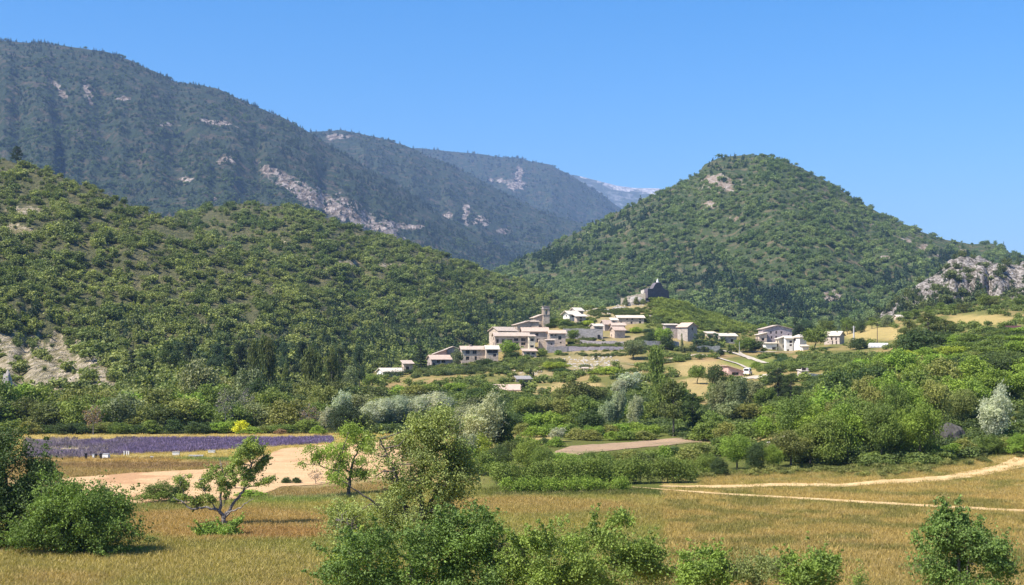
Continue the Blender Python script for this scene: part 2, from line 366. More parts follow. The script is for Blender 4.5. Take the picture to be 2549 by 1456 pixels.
BARE = {
 'left_spur': [(70, 925, 250, 88, 6), (200, 935, 120, 60, 10), (45, 570, 28, 16), (60, 575, 30, 9), (60, 520, 40, 10), (110, 850, 60, 12)],
 'wooded_hump': [(700, 602, 26, 7, 10), (870, 655, 34, 7), (960, 660, 30, 5), (690, 725, 10, 6), (765, 830, 14, 8), (770, 835, 8, 6), (640, 790, 20, 6), (818, 880, 5, 18, 10)],
 'cone_hill': [(1790, 452, 46, 22), (1765, 512, 18, 11), (2080, 745, 45, 18), (1830, 545, 12, 6), (2150, 600, 10, 5), (2200, 640, 14, 4), (2260, 600, 20, 5, 30), (2260, 660, 12, 5), (2330, 640, 16, 6), (2050, 600, 10, 4), (2110, 640, 9, 4), (2300, 615, 12, 8), (1990, 700, 12, 4), (2390, 625, 20, 4), (2170, 560, 9, 5)],
 'big_mountain': [(150, 225, 9, 32, -35), (218, 228, 12, 30, -20), (455, 450, 18, 9, -20), (735, 465, 90, 18, 27), (850, 520, 105, 26, 22), (920, 562, 80, 11, 20), (680, 425, 50, 10, 25), (800, 500, 60, 30, 20), (1030, 565, 30, 6), (560, 400, 24, 9), (540, 305, 50, 6, 8), (300, 245, 30, 5), (420, 310, 25, 5), (535, 498, 6, 12), (970, 560, 40, 10)],
 'second_mountain': [(1160, 532, 9, 26), (1112, 540, 18, 9), (1195, 550, 22, 12), (1250, 575, 12, 8), (830, 340, 35, 7)],
 'third_mountain': [(1293, 432, 8, 18), (1285, 460, 20, 14), (1240, 450, 20, 6)],
 'pale_ridge': [(1530, 458, 26, 6), (1565, 468, 30, 7), (1620, 474, 24, 9), (1450, 440, 10, 4), (1490, 452, 8, 4)],
 'rocky_ridge': [(2470, 700, 150, 60), (2300, 715, 80, 18, -35), (2420, 660, 60, 40), (2235, 757, 80, 22, -36), (2700, 680, 240, 60)],
}
def grid_obj(name, pxs, Ds, zfn, mat, bare=None, extra=0.0, kind='structure', cattr=None):
    P, DD = np.meshgrid(pxs, Ds); Z = zfn(P, DD)
    X = wx(P, DD); V = np.stack([X, DD, Z], -1).reshape(-1, 3)
    nx, ny = len(pxs), len(Ds)
    i = np.arange(nx - 1)[None, :] + np.arange(ny - 1)[:, None] * nx
    Fc = np.stack([i, i + 1, i + nx + 1, i + nx], -1).reshape(-1, 4)
    me = np_mesh(name, V, Fc, smooth=True)
    if bare is not None:
        b = bare(P, pyz(Z, DD), X, DD); a = me.attributes.new('bare', 'FLOAT', 'POINT'); a.data.foreach_set('value', b.astype(np.float32).ravel())
    if cattr is not None:
        c = cattr(P, DD, Z); a = me.attributes.new('fieldcol', 'FLOAT_COLOR', 'POINT')
        a.data.foreach_set('color', np.concatenate([c, np.ones(c.shape[:-1] + (1,))], -1).astype(np.float32).ravel())
    o = link(name, me, mat); tag(o, kind=kind)
    return o
def bare_fn(key, base=0.0):
    def f(P, PY, X, D):
        b = ell(P, PY, BARE[key]); n = fbm(P / 14, PY / 8, 77, 4)
        return np.clip(np.where(b > 0.3, b + (n - 0.5) * 1.1, 0), 0, 1) + base
    return f
ROCKC = srgb(205, 190, 178, .75); SOIL = srgb(165, 145, 118, .6)
HM = {
 'left_spur': hill_mat('limestone_scrub', srgb(212, 196, 170, .75), srgb(150, 140, 100, .65), (0.075, 0.090, 0.035, 1), 0.03, (0.13, 0.12, 0.06, 1)),
 'cone_hill': hill_mat('wooded_slope', ROCKC, SOIL, (0.055, 0.085, 0.032, 1), 0.015, (0.085, 0.11, 0.045, 1)),
 'big_mountain': hill_mat('mountain_slope', ROCKC, srgb(135, 118, 98, .5), (0.028, 0.046, 0.024, 1), 0.006, (0.055, 0.072, 0.036, 1)),
 'rocky_ridge': hill_mat('bare_limestone', srgb(222, 212, 204, .68), srgb(120, 112, 98, .6), (0.09, 0.10, 0.05, 1), 0.05, (0.16, 0.15, 0.10, 1)),
}
HM['wooded_hump'] = HM['left_spur']; HM['second_mountain'] = HM['third_mountain'] = HM['big_mountain']; HM['pale_ridge'] = hill_mat('far_limestone', (.62, .58, .56, 1), (.30, .28, .27, 1), (0.05, 0.065, 0.035, 1), 0.002, (0.10, 0.11, 0.06, 1))
SNAME = {'left_spur': 'hill_spur', 'wooded_hump': 'wooded_hill', 'cone_hill': 'conical_hill', 'big_mountain': 'mountain', 'second_mountain': 'middle_mountain',
         'third_mountain': 'distant_mountain', 'pale_ridge': 'distant_ridge', 'rocky_ridge': 'rocky_ridge'}
def build_hills():
    for k, h in HILLS.items():
        s0, s1 = h['sil'][0][0], h['sil'][-1][0]
        nx = 330 if k != 'rocky_ridge' else 440
        nD = 130
        pxs = np.linspace(s0, s1, nx)
        Dc = h['Dc'] if not isinstance(h['Dc'], list) else max(b for a, b in h['Dc'])
        Df = h['Df'] if not isinstance(h['Df'], list) else min(b for a, b in h['Df'])
        Ds = np.linspace(Df - 30, Dc + (Dc - Df) * 0.55, nD)
        grid_obj(SNAME[k], pxs, Ds, lambda P, D, h=h: hill_fn(P, D, h), HM[k], bare_fn(k, 0.12 if k == 'rocky_ridge' else 0.0))

# ------------------------------------------------------------------ ground colours (fields, verges, slopes)
def C3(r, g, b): return np.array(srgb(r, g, b)[:3])
ORANGE = C3(172, 142, 96); TAN = C3(190, 166, 112); OLIVE = C3(150, 144, 80); GREENG = C3(112, 132, 58); DRY = C3(196, 162, 112)
STRAW = C3(205, 170, 125); SCRUBG = C3(78, 92, 44); DARKG = C3(52, 62, 30); GREYG = C3(140, 144, 100); BROWN = C3(140, 112, 84); GRAVEL = C3(196, 172, 146)
def ground_col(P, D, Z=None):
    Z = ground_z(P, D) if Z is None else Z
    Y = pyz(Z, D); X = wx(P, D)
    n = fbm(X / 9, D / 9, 41, 5); n2 = fbm(X / 3, D / 3, 43, 4); n3 = fbm(X / 30, D / 30, 47, 3)
    c = np.zeros(P.shape + (3,)) + OLIVE
    def put(m, col, k=1.0):
        nonlocal c
        m = np.clip(m * k, 0, 1)[..., None]; c = c * (1 - m) + col * m
    sm = lambda v, a, b: np.clip((v - a) / (b - a), 0, 1)
    put(sm(n, .42, .62), ORANGE, .55); put(sm(n2, .55, .75), TAN, .5); put(sm(n3, .45, .65), GREENG, .55)
    E = lambda *a: sm(ell(P, Y, [a]) + (n - .5) * .35, .42, .6)
    put(E(560, 1300, 330, 45), ORANGE, .8); put(E(680, 1330, 180, 14), C3(160, 124, 80), .6); put(E(1300, 1262, 260, 22), ORANGE, .55)
    put(E(480, 1395, 520, 42), OLIVE, .75); put(E(560, 1410, 400, 30), C3(176, 156, 98), .4)
    put(E(1750, 1290, 500, 22), C3(140, 130, 75), .55); put(E(2150, 1345, 420, 22), C3(186, 150, 100), .5); put(E(2000, 1400, 500, 40), TAN, .5)
    put(E(1450, 1305, 220, 12), C3(150, 140, 75), .6)
    put(E(2350, 1220, 350, 35), C3(196, 164, 108), .85)
    put(E(760, 1225, 170, 26), GREYG, .9); put(E(430, 1262, 170, 12), C3(130, 130, 75), .7)
    put(E(600, 1245, 400, 7), GREENG, .6)
    ym_ = L(P, [(1640, 1213), (1800, 1213), (1950, 1208), (2100, 1209), (2250, 1203), (2350, 1196), (2430, 1184), (2560, 1159), (2800, 1120)])
    put(sm(P, 1620, 1760) * np.exp(-((Y - ym_ + 3) / 15) ** 2) * (.35 + .65 * sm(n, .35, .6)), C3(212, 182, 136), .9)
    # green verge below the farm track
    yt = L(P, [(1550, 1214), (1800, 1232), (2000, 1243), (2300, 1262), (2526, 1275), (2800, 1290)])
    put(sm(P, 1500, 1620) * np.exp(-((Y - yt - 9) / 6.5) ** 2) * sm(n2, .2, .5), C3(98, 128, 50), 1.0)
    # beyond the meadow: verge strips
    dk = (D > 128) & (D < 420)
    put(np.where(dk, 1, 0) * sm(P, 1100, 1250), C3(88, 96, 46), .9)
    yb_ = L(P, [(1700, 1195), (1950, 1178), (2200, 1180), (2330, 1168), (2430, 1148), (2560, 1125)])
    put(np.where(P > 1650, 1, 0) * sm(Y, yb_ - 8, yb_ + 4), C3(168, 146, 92), .85); put(np.where(P > 1650, 1, 0) * sm(Y, yb_ - 8, yb_ + 4) * sm(n2, .5, .62), C3(120, 118, 62), .8)
    put(np.where((D < 128), 1, 0), c, 0)
    put(np.where((P < 1050) & (D > 128) & (D < 178), 1, 0), C3(150, 128, 88), .9)
    put(E(330, 1158, 260, 9), C3(135, 110, 80), .8); put(E(520, 1140, 110, 9), C3(92, 120, 60), .9); put(E(320, 1146, 220, 5), C3(170, 140, 85), .7)
    put(np.where((P < 1230) & (D > 176) & (D < 228), 1, 0), C3(178, 158, 100), .9)
    put(np.where((P < 1600) & (D > 226) & (D < 300), 1, 0), DARKG, .9)
    put(np.where(D > 300, 1, 0), C3(112, 112, 62), 1.0)
    put(np.where(D > 300, 1, 0) * sm(n, .48, .6), C3(165, 140, 95), .7)
    put(E(1310, 1092, 90, 14), C3(180, 160, 104), .8)
    for a in ((1790, 920, 130, 22), (1730, 965, 40, 30), (1350, 972, 60, 12), (1430, 958, 60, 8), (1900, 1100, 130, 16)): put(E(*a), C3(178, 156, 106), .8)
    for a in ((980, 965, 45, 14), (1100, 953, 60, 8), (1760, 888, 60, 10), (2180, 900, 60, 12), (2010, 893, 50, 10)): put(E(*a), C3(168, 136, 100), .6)
    for a in ((2170, 830, 90, 18), (2440, 797, 90, 14)): put(E(*a), C3(175, 155, 100), .85)
    for a in ((1450, 905, 110, 26), (1320, 925, 60, 25), (1590, 775, 100, 26), (1500, 790, 100, 22), (1270, 915, 70, 12), (1470, 850, 130, 26), (1640, 850, 60, 12)): put(E(*a), C3(158, 142, 104), .8)
    for a in ((1900, 905, 100, 14), (1700, 800, 110, 26), (1800, 800, 120, 20)): put(E(*a), C3(110, 125, 55), .8)
    return c * np.where(D < 130, 1, .97)[..., None] * np.where((D < 130)[..., None], np.array([.90, .90, .90]), 1.0)
def ground_mat():
    m, ns, ls = new_mat('meadow_ground')
    a = N(ns, 'ShaderNodeAttribute', attribute_type='GEOMETRY', attribute_name='fieldcol')
    P = coords(ns, ls); n1 = noise(ns, ls, P, 1.6, 6, 0.7); n2 = noise(ns, ls, P, 0.25, 5, .65)
    k = math_(ns, ls, 'MULTIPLY', math_(ns, ls, 'MULTIPLY_ADD', n1.outputs['Fac'], 0.9, 0.5), math_(ns, ls, 'MULTIPLY_ADD', n2.outputs['Fac'], 0.5, 0.7))
    mul = N(ns, 'ShaderNodeVectorMath', operation='SCALE'); ls.new(a.outputs['Color'], mul.inputs[0]); ls.new(k, mul.inputs['Scale'])
    b = N(ns, 'ShaderNodeBsdfPrincipled'); b.inputs['Roughness'].default_value = 1.0; b.inputs['Specular IOR Level'].default_value = 0.05
    ls.new(mul.outputs[0], b.inputs['Base Color'])
    bp = N(ns, 'ShaderNodeBump'); bp.inputs['Strength'].default_value = 0.9; bp.inputs['Distance'].default_value = 0.35
    ls.new(n1.outputs['Fac'], bp.inputs['Height']); ls.new(bp.outputs[0], b.inputs['Normal'])
    out(ns, ls, b.outputs[0]); return m
def build_ground():
    pxs = np.concatenate([np.linspace(-2600, -60, 60), np.linspace(-50, 2620, 420), np.linspace(2640, 5200, 60)])
    ys = np.linspace(1560, 948, 340); Ds = np.concatenate([[4, 12, 30, 50], flatD(ys), np.linspace(690, 1400, 50), [2000, 4000, 8000, 12500]])
    Ds = np.unique(Ds)
    grid_obj('ground', pxs, Ds, ground_z, ground_mat(), cattr=lambda P, D, Z: ground_col(P, D, Z))

def field_mat(name, c1, c2, c3=None, sx=0.4, sy=3.0, thr=0.5):
    m, ns, ls = new_mat(name)
    n = noise(ns, ls, coords(ns, ls, 'Object', (sx, sy, 1)), 0.5, 6, .65); n2 = noise(ns, ls, coords(ns, ls), 2.5, 4, .7)
    r = ramp(ns, [(thr - .14, c1), (thr + .14, c2)]); ls.new(n.outputs['Fac'], r.inputs[0])
    c = r.outputs[0]
    if c3 is not None:
        n3 = noise(ns, ls, coords(ns, ls), 0.09, 4, .6); r3 = ramp(ns, [(.55, (0, 0, 0, 1)), (.62, (1, 1, 1, 1))]); ls.new(n3.outputs['Fac'], r3.inputs[0]); c = mixc(ns, ls, c, c3, r3.outputs[0])
    mul = N(ns, 'ShaderNodeVectorMath', operation='SCALE'); ls.new(c, mul.inputs[0]); ls.new(math_(ns, ls, 'MULTIPLY_ADD', n2.outputs['Fac'], .7, .65), mul.inputs['Scale'])
    b = N(ns, 'ShaderNodeBsdfPrincipled'); b.inputs['Roughness'].default_value = 1; b.inputs['Specular IOR Level'].default_value = 0.05; ls.new(mul.outputs[0], b.inputs['Base Color'])
    bp = N(ns, 'ShaderNodeBump'); bp.inputs['Strength'].default_value = 0.7; bp.inputs['Distance'].default_value = 0.2
    ls.new(n2.outputs['Fac'], bp.inputs['Height']); ls.new(bp.outputs[0], b.inputs['Normal']); out(ns, ls, b.outputs[0]); return m
def sheet(name, top, bot, mat, off=0.05, nx=160, ny=24, rag=3.0):
    """a field: screen rows of its far and near edges along px, turned to ground distances on the valley floor"""
    p0 = max(top[0][0], bot[0][0]); p1 = min(top[-1][0], bot[-1][0]); pxs = np.linspace(p0, p1, nx)
    yt = L(pxs, top) + (fbm(pxs / 25, pxs * 0, 5, 3) - .5) * rag; yb = L(pxs, bot) + (fbm(pxs / 25, pxs * 0 + 9, 6, 3) - .5) * rag
    f = np.linspace(0, 1, ny)[:, None]; Y = yb[None] * (1 - f) + yt[None] * f; D = flatD(Y); P = np.broadcast_to(pxs, D.shape)
    Z = ground_z(P, D) + off; V = np.stack([wx(P, D), D, Z], -1).reshape(-1, 3)
    i = np.arange(nx - 1)[None] + np.arange(ny - 1)[:, None] * nx
    me = np_mesh(name, V, np.stack([i, i + 1, i + nx + 1, i + nx], -1).reshape(-1, 4), True)
    return tag(link(name, me, mat), kind='structure')
def ribbon(name, path, width, mat, off=0.12, seg=12):
    """track along (px, D) stations; several paths may share one object"""
    V = []; Fc = []
    paths = path if isinstance(path[0], list) else [path]
    for pa in paths:
        st = []
        for (a, b) in zip(pa[:-1], pa[1:]):
            for k in range(seg): t = k / seg; st.append((a[0] + (b[0] - a[0]) * t, a[1] + (b[1] - a[1]) * t))
        st.append(pa[-1]); XY = np.array([(wx(p, d), d) for p, d in st])
        T = np.gradient(XY, axis=0); T /= np.linalg.norm(T, axis=1)[:, None]; Nn = np.stack([-T[:, 1], T[:, 0]], -1)
        base = len(V)
        for j in range(len(XY)):
            for s in (-1, -.5, 0, .5, 1):
                w = width * .42 * (1 + .05 * math.sin(j * .9) + .05 * math.sin(j * .37))
                q = XY[j] + Nn[j] * s * w; px = q[0] * F / q[1] + CX
                V.append((q[0], q[1], float(ground_z(px, q[1])) + off))
        for j in range(len(XY) - 1):
            for s in range(4):
                a = base + j * 5 + s; Fc.append((a, a + 1, a + 6, a + 5))
    me = np_mesh(name, np.array(V), np.array(Fc), True)
    return tag(link(name, me, mat), kind='structure')

# ------------------------------------------------------------------ trees
def leaf_cards(rng, lobes, n, size, flat=0.8, jit=0.75, aspect=0.5, droop=None, shell=0.22, fuzz=0.35, gs=0):
    """n leaf-shaped faces spread over the surfaces of many small lobes; lobes (k,4): x,y,z,r"""
    lobes = np.asarray(lobes, float); w = lobes[:, 3] ** 2; w /= w.sum()
    if gs: n = int(n * 1.45)
    k = rng.choice(len(lobes), n, p=w)
    d = rng.normal(size=(n, 3)); d[:, 2] = d[:, 2] + 0.25; d /= np.linalg.norm(d, axis=1)[:, None]
    rad = lobes[k, 3] * np.clip(1 - np.abs(rng.normal(0, shell, n)) + rng.normal(0, .07, n), 0.1, 1.25)
    p = lobes[k, :3] + d * rad[:, None] * np.array([1, 1, flat])
    fz = rng.random(n) < fuzz; p[fz] = (lobes[k, :3] + rng.normal(size=(n, 3)) * (lobes[k, 3] * .68)[:, None] * np.array([1, 1, flat]))[fz]
    if gs:
        g = fbm((p[:, 0] + p[:, 1] * .6) / gs, (p[:, 2] + p[:, 1] * .45) / gs, 17, 3); m_ = (g > .47) | (rng.random(n) < .22); p, d, k = p[m_], d[m_], k[m_]; n = len(p)
    nrm = d + rng.normal(size=(n, 3)) * jit; nrm /= np.linalg.norm(nrm, axis=1)[:, None]
    u = rng.normal(size=(n, 3)) if droop is None else np.asarray(droop)[None] + rng.normal(size=(n, 3)) * 0.3
    u -= (u * nrm).sum(1)[:, None] * nrm; u /= np.linalg.norm(u, axis=1)[:, None] + 1e-9
    v = np.cross(nrm, u)
    s = size * rng.uniform(.65, 1.35, n)[:, None]
    a = p - u * s * .5; c = p + u * s * .5; b = p + v * s * .5 * aspect * 1.2 + nrm * s * .12; e = p - v * s * .5 * aspect * 1.2 + nrm * s * .12
    V = np.stack([a, e, c, b], 1).reshape(-1, 3)
    Fc = np.arange(n * 4).reshape(n, 4)
    lv = rng.random(len(lobes)); fv = np.clip(lv[k] * .5 + rng.random(n) * .5, 0, 1)
    return V, Fc, fv
def tubes(paths, seg=6):
    """paths: list of arrays (n,4) x,y,z,r"""
    V = []; Fc = []
    for pa in paths:
        pa = np.asarray(pa, float); T = np.gradient(pa[:, :3], axis=0); T /= np.linalg.norm(T, axis=1)[:, None] + 1e-9
        ref = np.array([0.31, 0.95, 0.05]); base = len(V)
        for j in range(len(pa)):
            u = np.cross(T[j], ref); u /= np.linalg.norm(u) + 1e-9; v = np.cross(T[j], u)
            for s in range(seg):
                a = 2 * math.pi * s / seg; V.append(pa[j, :3] + (u * math.cos(a) + v * math.sin(a)) * pa[j, 3])
        for j in range(len(pa) - 1):
            for s in range(seg):
                a = base + j * seg + s; b = base + j * seg + (s + 1) % seg; Fc.append((a, b, b + seg, a + seg))
    return np.array(V), np.array(Fc)
def grow(rng, trunk, targets, r0, wob=0.05, sag=0.0, frac=0.62):
    """limbs from the trunk (list of points) to each target; thick ones first"""
    nodes = [np.array(p, float) for p in trunk]; rad = list(np.linspace(r0, r0 * .45, len(trunk)))
    paths = [np.column_stack([np.array(trunk, float), np.array(rad)])]
    root = np.array(trunk[-1], float)
    order = sorted(range(len(targets)), key=lambda i: np.linalg.norm(np.array(targets[i][:3]) - root))
    for i in order:
        t = np.array(targets[i][:3], float)
        NN = np.array(nodes); low = (NN[:, 2] > t[2] + 0.02) * 5.0
        dd = np.linalg.norm(NN - t, axis=1) * (1 + low); start = max(1, len(trunk) // 2)
        dd[:start] += 10
        j = int(np.argmin(dd)); a = NN[j]; ln = np.linalg.norm(t - a)
        if ln < 1e-4: continue
        m = 5; q = []
        r = rad[j] * frac
        for k in range(m + 1):
            f = k / m; p = a * (1 - f) + t * f; p = p + rng.normal(size=3) * wob * ln * math.sin(math.pi * f); p[2] -= sag * ln * math.sin(math.pi * f)
            rr = r * (1 - f * .6); q.append((*p, rr))
            if k: nodes.append(p.copy()); rad.append(rr)
        paths.append(np.array(q))
    return paths
def twigs(rng, lobes, per, r):
    ps = []
    for x, y, z, R_ in lobes:
        for k in range(per):
            d = rng.normal(size=3); d[2] = abs(d[2]) * .8 + .1; d /= np.linalg.norm(d); c = np.array([x, y, z]); m = c + d * R_ * .55 + rng.normal(size=3) * R_ * .12
            e = c + d * R_ * 1.05 + rng.normal(size=3) * R_ * .1
            ps.append(np.array([(*c, r), (*m, r * .6), (*e, r * .2)]))
    return ps
def lobes_in(rng, n, fn, rmin, rmax, mind=.55):
    out_ = []; tries = 0
    while len(out_) < n and tries < n * 60:
        tries += 1; p = fn(rng)
        if p is None: continue
        r = rng.uniform(rmin, rmax)
        if all((p[0] - q[0]) ** 2 + (p[1] - q[1]) ** 2 + (p[2] - q[2]) ** 2 > (mind * (r + q[3])) ** 2 for q in out_): out_.append((*p, r))
    return out_
def sph(rng):
    d = rng.normal(size=3); d /= np.linalg.norm(d); return d * rng.random() ** .4
def proto(kind, seed, n=3200, leaf=.05):
    """unit tree: crown about 1 wide, 1 tall, foot at the origin -> (crown mesh, trunk mesh)"""
    rng = np.random.default_rng(seed); kw = {}
    if kind == 'round':
        def f(r): d = sph(r); return (d[0] * .38, d[1] * .38, .58 + d[2] * .32)
        lb = lobes_in(rng, 26, f, .10, .19); tr = [(0, 0, -.05), (.01, 0, .12), (rng.normal() * .03, .01, .3), (rng.normal() * .04, 0, .5)]; r0 = .028
    elif kind == 'bushy':
        def f(r): d = sph(r); return (d[0] * .40, d[1] * .40, .46 + d[2] * .38 - .12 * (d[0] ** 2))
        lb = lobes_in(rng, 30, f, .11, .19); tr = [(0, 0, -.05), (0, 0, .1), (.02, 0, .3)]; r0 = .024
    elif kind == 'shrub':
        def f(r): d = sph(r); return (d[0] * .42, d[1] * .42, .16 + abs(d[2]) * .62 * (1 - .5 * abs(d[0])))
        lb = lobes_in(rng, 30, f, .10, .20); tr = [(0, 0, -.05), (0, 0, .08), (.02, 0, .2)]; r0 = .02; kw = dict(jit=.9)
    elif kind == 'poplar':
        def f(r): z = .12 + .8 * r.random(); w = .34 * math.sin(math.pi * min(1, (z * .9 + .08))) ** .6; a = r.random() * 6.283; q = w * r.random() ** .5; return (q * math.cos(a), q * math.sin(a), z)
        lb = lobes_in(rng, 34, f, .08, .17, .35); tr = [(0, 0, -.03), (0, 0, .3), (0, 0, .6), (0, 0, .85)]; r0 = .045; kw = dict(flat=.9, droop=(0, 0, 1), aspect=.55)
    elif kind == 'willow':      # bent over to the right by the wind
        def f(r): d = sph(r); z = .55 + d[2] * .38; return (d[0] * .36 + (z - .5) * .30, d[1] * .38, z)
        lb = lobes_in(rng, 30, f, .09, .18); tr = [(-.05, 0, -.05), (-.04, 0, .15), (.0, 0, .35), (.06, 0, .6)]; r0 = .03; kw = dict(droop=(.8, .1, .55), aspect=.4, flat=.9)
    elif kind == 'pine':
        def f(r):
            z = .16 + .78 * r.random(); w = .46 * (1 - z) ** .55 + .04; a = r.random() * 6.283; q = w * (0.3 + .7 * r.random()); return (q * math.cos(a), q * math.sin(a), z - q * .12)
        lb = lobes_in(rng, 46, f, .06, .13, .45); tr = [(0, 0, -.04), (0, 0, .25), (.01, 0, .55), (0, 0, .95)]; r0 = .03; kw = dict(flat=.42, jit=.8, aspect=.35)
    elif kind == 'scots':       # tall pine, bare lower trunk, uneven shelves
        def f(r):
            z = .34 + .6 * r.random(); w = .42 * (1 - (z - .35) * .9); a = r.random() * 6.283; q = w * (0.2 + .8 * r.random()); return (q * math.cos(a), q * math.sin(a), z)
        lb = lobes_in(rng, 30, f, .08, .15, .5); tr = [(0, 0, -.04), (0, 0, .25), (.01, 0, .55), (0, 0, .9)]; r0 = .026; kw = dict(flat=.5, jit=.8, aspect=.35)
    elif kind == 'cedar':
        lb = []
        for k in range(9):
            z = .14 + k * .1; w = .42 * (1 - z * .75)
            for q in range(7 if k < 7 else 3): a = rng.random() * 6.283; rr = w * rng.uniform(.35, 1); lb.append((rr * math.cos(a), rr * math.sin(a), z + rng.normal() * .012, rng.uniform(.07, .12)))
        tr = [(0, 0, -.04), (0, 0, .3), (0, 0, .6), (0, 0, .97)]; r0 = .035; kw = dict(flat=.25, aspect=.35)
    elif kind == 'cone':        # small conical fir
        def f(r): z = .08 + .88 * r.random(); w = .42 * (1 - z) + .02; a = r.random() * 6.283; q = w * r.random() ** .5; return (q * math.cos(a), q * math.sin(a), z)
        lb = lobes_in(rng, 40, f, .06, .12, .35); tr = [(0, 0, -.04), (0, 0, .5), (0, 0, .97)]; r0 = .04; kw = dict(flat=.6)
    elif kind == 'dry':
        def f(r): d = sph(r); return (d[0] * .38, d[1] * .38, .56 + d[2] * .36)
        lb = lobes_in(rng, 26, f, .10, .17); tr = [(0, 0, -.05), (.01, 0, .15), (.03, .01, .4)]; r0 = .03; kw = dict(jit=1.2)
    ps = grow(rng, tr, lb, r0)
    if kind == 'dry': ps += twigs(rng, lb, 6, .007)
    V, Fc, fv = leaf_cards(rng, lb, n if kind != 'dry' else n // 6, leaf, **kw)
    cm = np_mesh(kind + '_crown', V, Fc, False, fv)
    TV, TF = tubes(ps, 5); tm = np_mesh(kind + '_trunk', TV, TF, True)
    cm.materials.append(LEAF); tm.materials.append(BARKPALE if kind == 'dry' else BARK)
    return cm, tm
PROTO = {}
for kd, cnt, n, lf in (('round', 4, 3000, .062), ('bushy', 4, 3200, .062), ('shrub', 3, 2200, .075), ('poplar', 2, 3600, .062), ('willow', 3, 3400, .072), ('pine', 2, 3600, .052),
                       ('scots', 2, 2800, .06), ('cedar', 1, 3600, .05), ('cone', 1, 2200, .06), ('dry', 2, 2400, .05)):
    PROTO[kd] = [proto(kd, 100 + 17 * i + sum(map(ord, kd)), n, lf) for i in range(cnt)]
for kd, n, lf in (('round', 8500, .036), ('bushy', 8500, .036), ('shrub', 6000, .042), ('willow', 8500, .044), ('pine', 8500, .034)):
    PROTO[kd + '+'] = [proto(kd, 500 + 31 * i + sum(map(ord, kd)), n, lf) for i in range(2)]
KNAME = {'round': ('broadleaf_tree', 'tree'), 'bushy': ('bushy_tree', 'tree'), 'shrub': ('bush', 'bush'), 'poplar': ('poplar_tree', 'poplar'), 'willow': ('silver_willow', 'willow'),
         'pine': ('pine_tree', 'pine'), 'scots': ('pine_tree', 'pine'), 'cedar': ('cedar_tree', 'cedar'), 'cone': ('fir_tree', 'fir tree'), 'dry': ('dry_tree', 'tree')}
# leaf colours
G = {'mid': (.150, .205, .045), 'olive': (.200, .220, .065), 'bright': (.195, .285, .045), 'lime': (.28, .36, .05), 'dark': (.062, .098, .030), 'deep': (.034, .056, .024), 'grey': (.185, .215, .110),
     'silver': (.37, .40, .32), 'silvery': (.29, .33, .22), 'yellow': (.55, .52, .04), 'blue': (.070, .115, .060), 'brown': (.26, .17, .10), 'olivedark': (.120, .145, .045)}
GW = {'mid': 'mid-green', 'olive': 'olive-green', 'bright': 'bright green', 'lime': 'lime green', 'dark': 'dark green', 'deep': 'very dark green', 'grey': 'grey-green', 'silver': 'silver-leaved',
      'silvery': 'silvery green', 'yellow': 'yellow', 'blue': 'bluish green', 'brown': 'brownish', 'olivedark': 'dull olive'}
KW = {'round': 'round tree', 'bushy': 'leafy tree', 'shrub': 'bush', 'poplar': 'columnar poplar', 'willow': 'wind-bent tree', 'pine': 'pine', 'scots': 'bare-stemmed pine',
      'cedar': 'layered cedar', 'cone': 'small fir', 'dry': 'half-bare tree'}
TREES = []
def tree(kind, px, D, ytop, wpx, col, where, group=None, v=None, label=None, base=None):
    """px, D: where the trunk stands; ytop, wpx: height and breadth as seen from the road"""
    key = kind.rstrip('+'); pl = PROTO[kind]; i = (v if v is not None else random.randrange(len(pl))) % len(pl)
    cm, tm = pl[i]; z = float(surf(px, D)) if base is None else base
    h = wz(ytop, D) - z; w = wpx / F * D
    if h < 0.8: h = 0.8
    nm, cat = KNAME[key]
    o = empty(nm, (wx(px, D), D, z), 0); o.rotation_euler = (0, 0, 0 if key == 'willow' else random.uniform(0, 6.28)); o.scale = (w, w, h)
    o['category'] = cat
    if group: o['group'] = group
    t = bpy.data.objects.new('trunk', tm); COL.objects.link(t); t.parent = o
    c = bpy.data.objects.new('crown', cm); COL.objects.link(c); c.parent = o
    g = G[col]; k = random.uniform(.86, 1.14); c.color = (g[0] * k * random.uniform(.93, 1.07), g[1] * k, g[2] * k, 1)
    TREES.append((o, px, label or '%s %s|%s' % (GW[col], KW[key], where)))
    return o
ORD = ['', 'first', 'second', 'third', 'fourth', 'fifth', 'sixth', 'seventh', 'eighth', 'ninth', 'tenth', 'eleventh', 'twelfth', 'thirteenth', 'fourteenth', 'fifteenth', 'sixteenth', 'seventeenth', 'eighteenth', 'nineteenth', 'twentieth']
def finish_labels():
    by = {}
    for o, px, lb in TREES: by.setdefault(lb, []).append((px, o))
    for lb, l in by.items():
        l.sort(key=lambda q: q[0]); a, _, w = lb.partition('|')
        for k, (px, o) in enumerate(l):
            if len(l) == 1: t = a + (' ' + w if w else '')
            elif len(l) == 2: t = '%s one of two %ss, %s' % (('left', 'right')[k], a, w)
            elif k == 0: t = 'leftmost %s %s' % (a, w)
            elif k == len(l) - 1: t = 'rightmost %s %s' % (a, w)
            else: t = '%s, %s from left, %s' % (a, ORD[min(k + 1, 20)], w)
            o['label'] = t

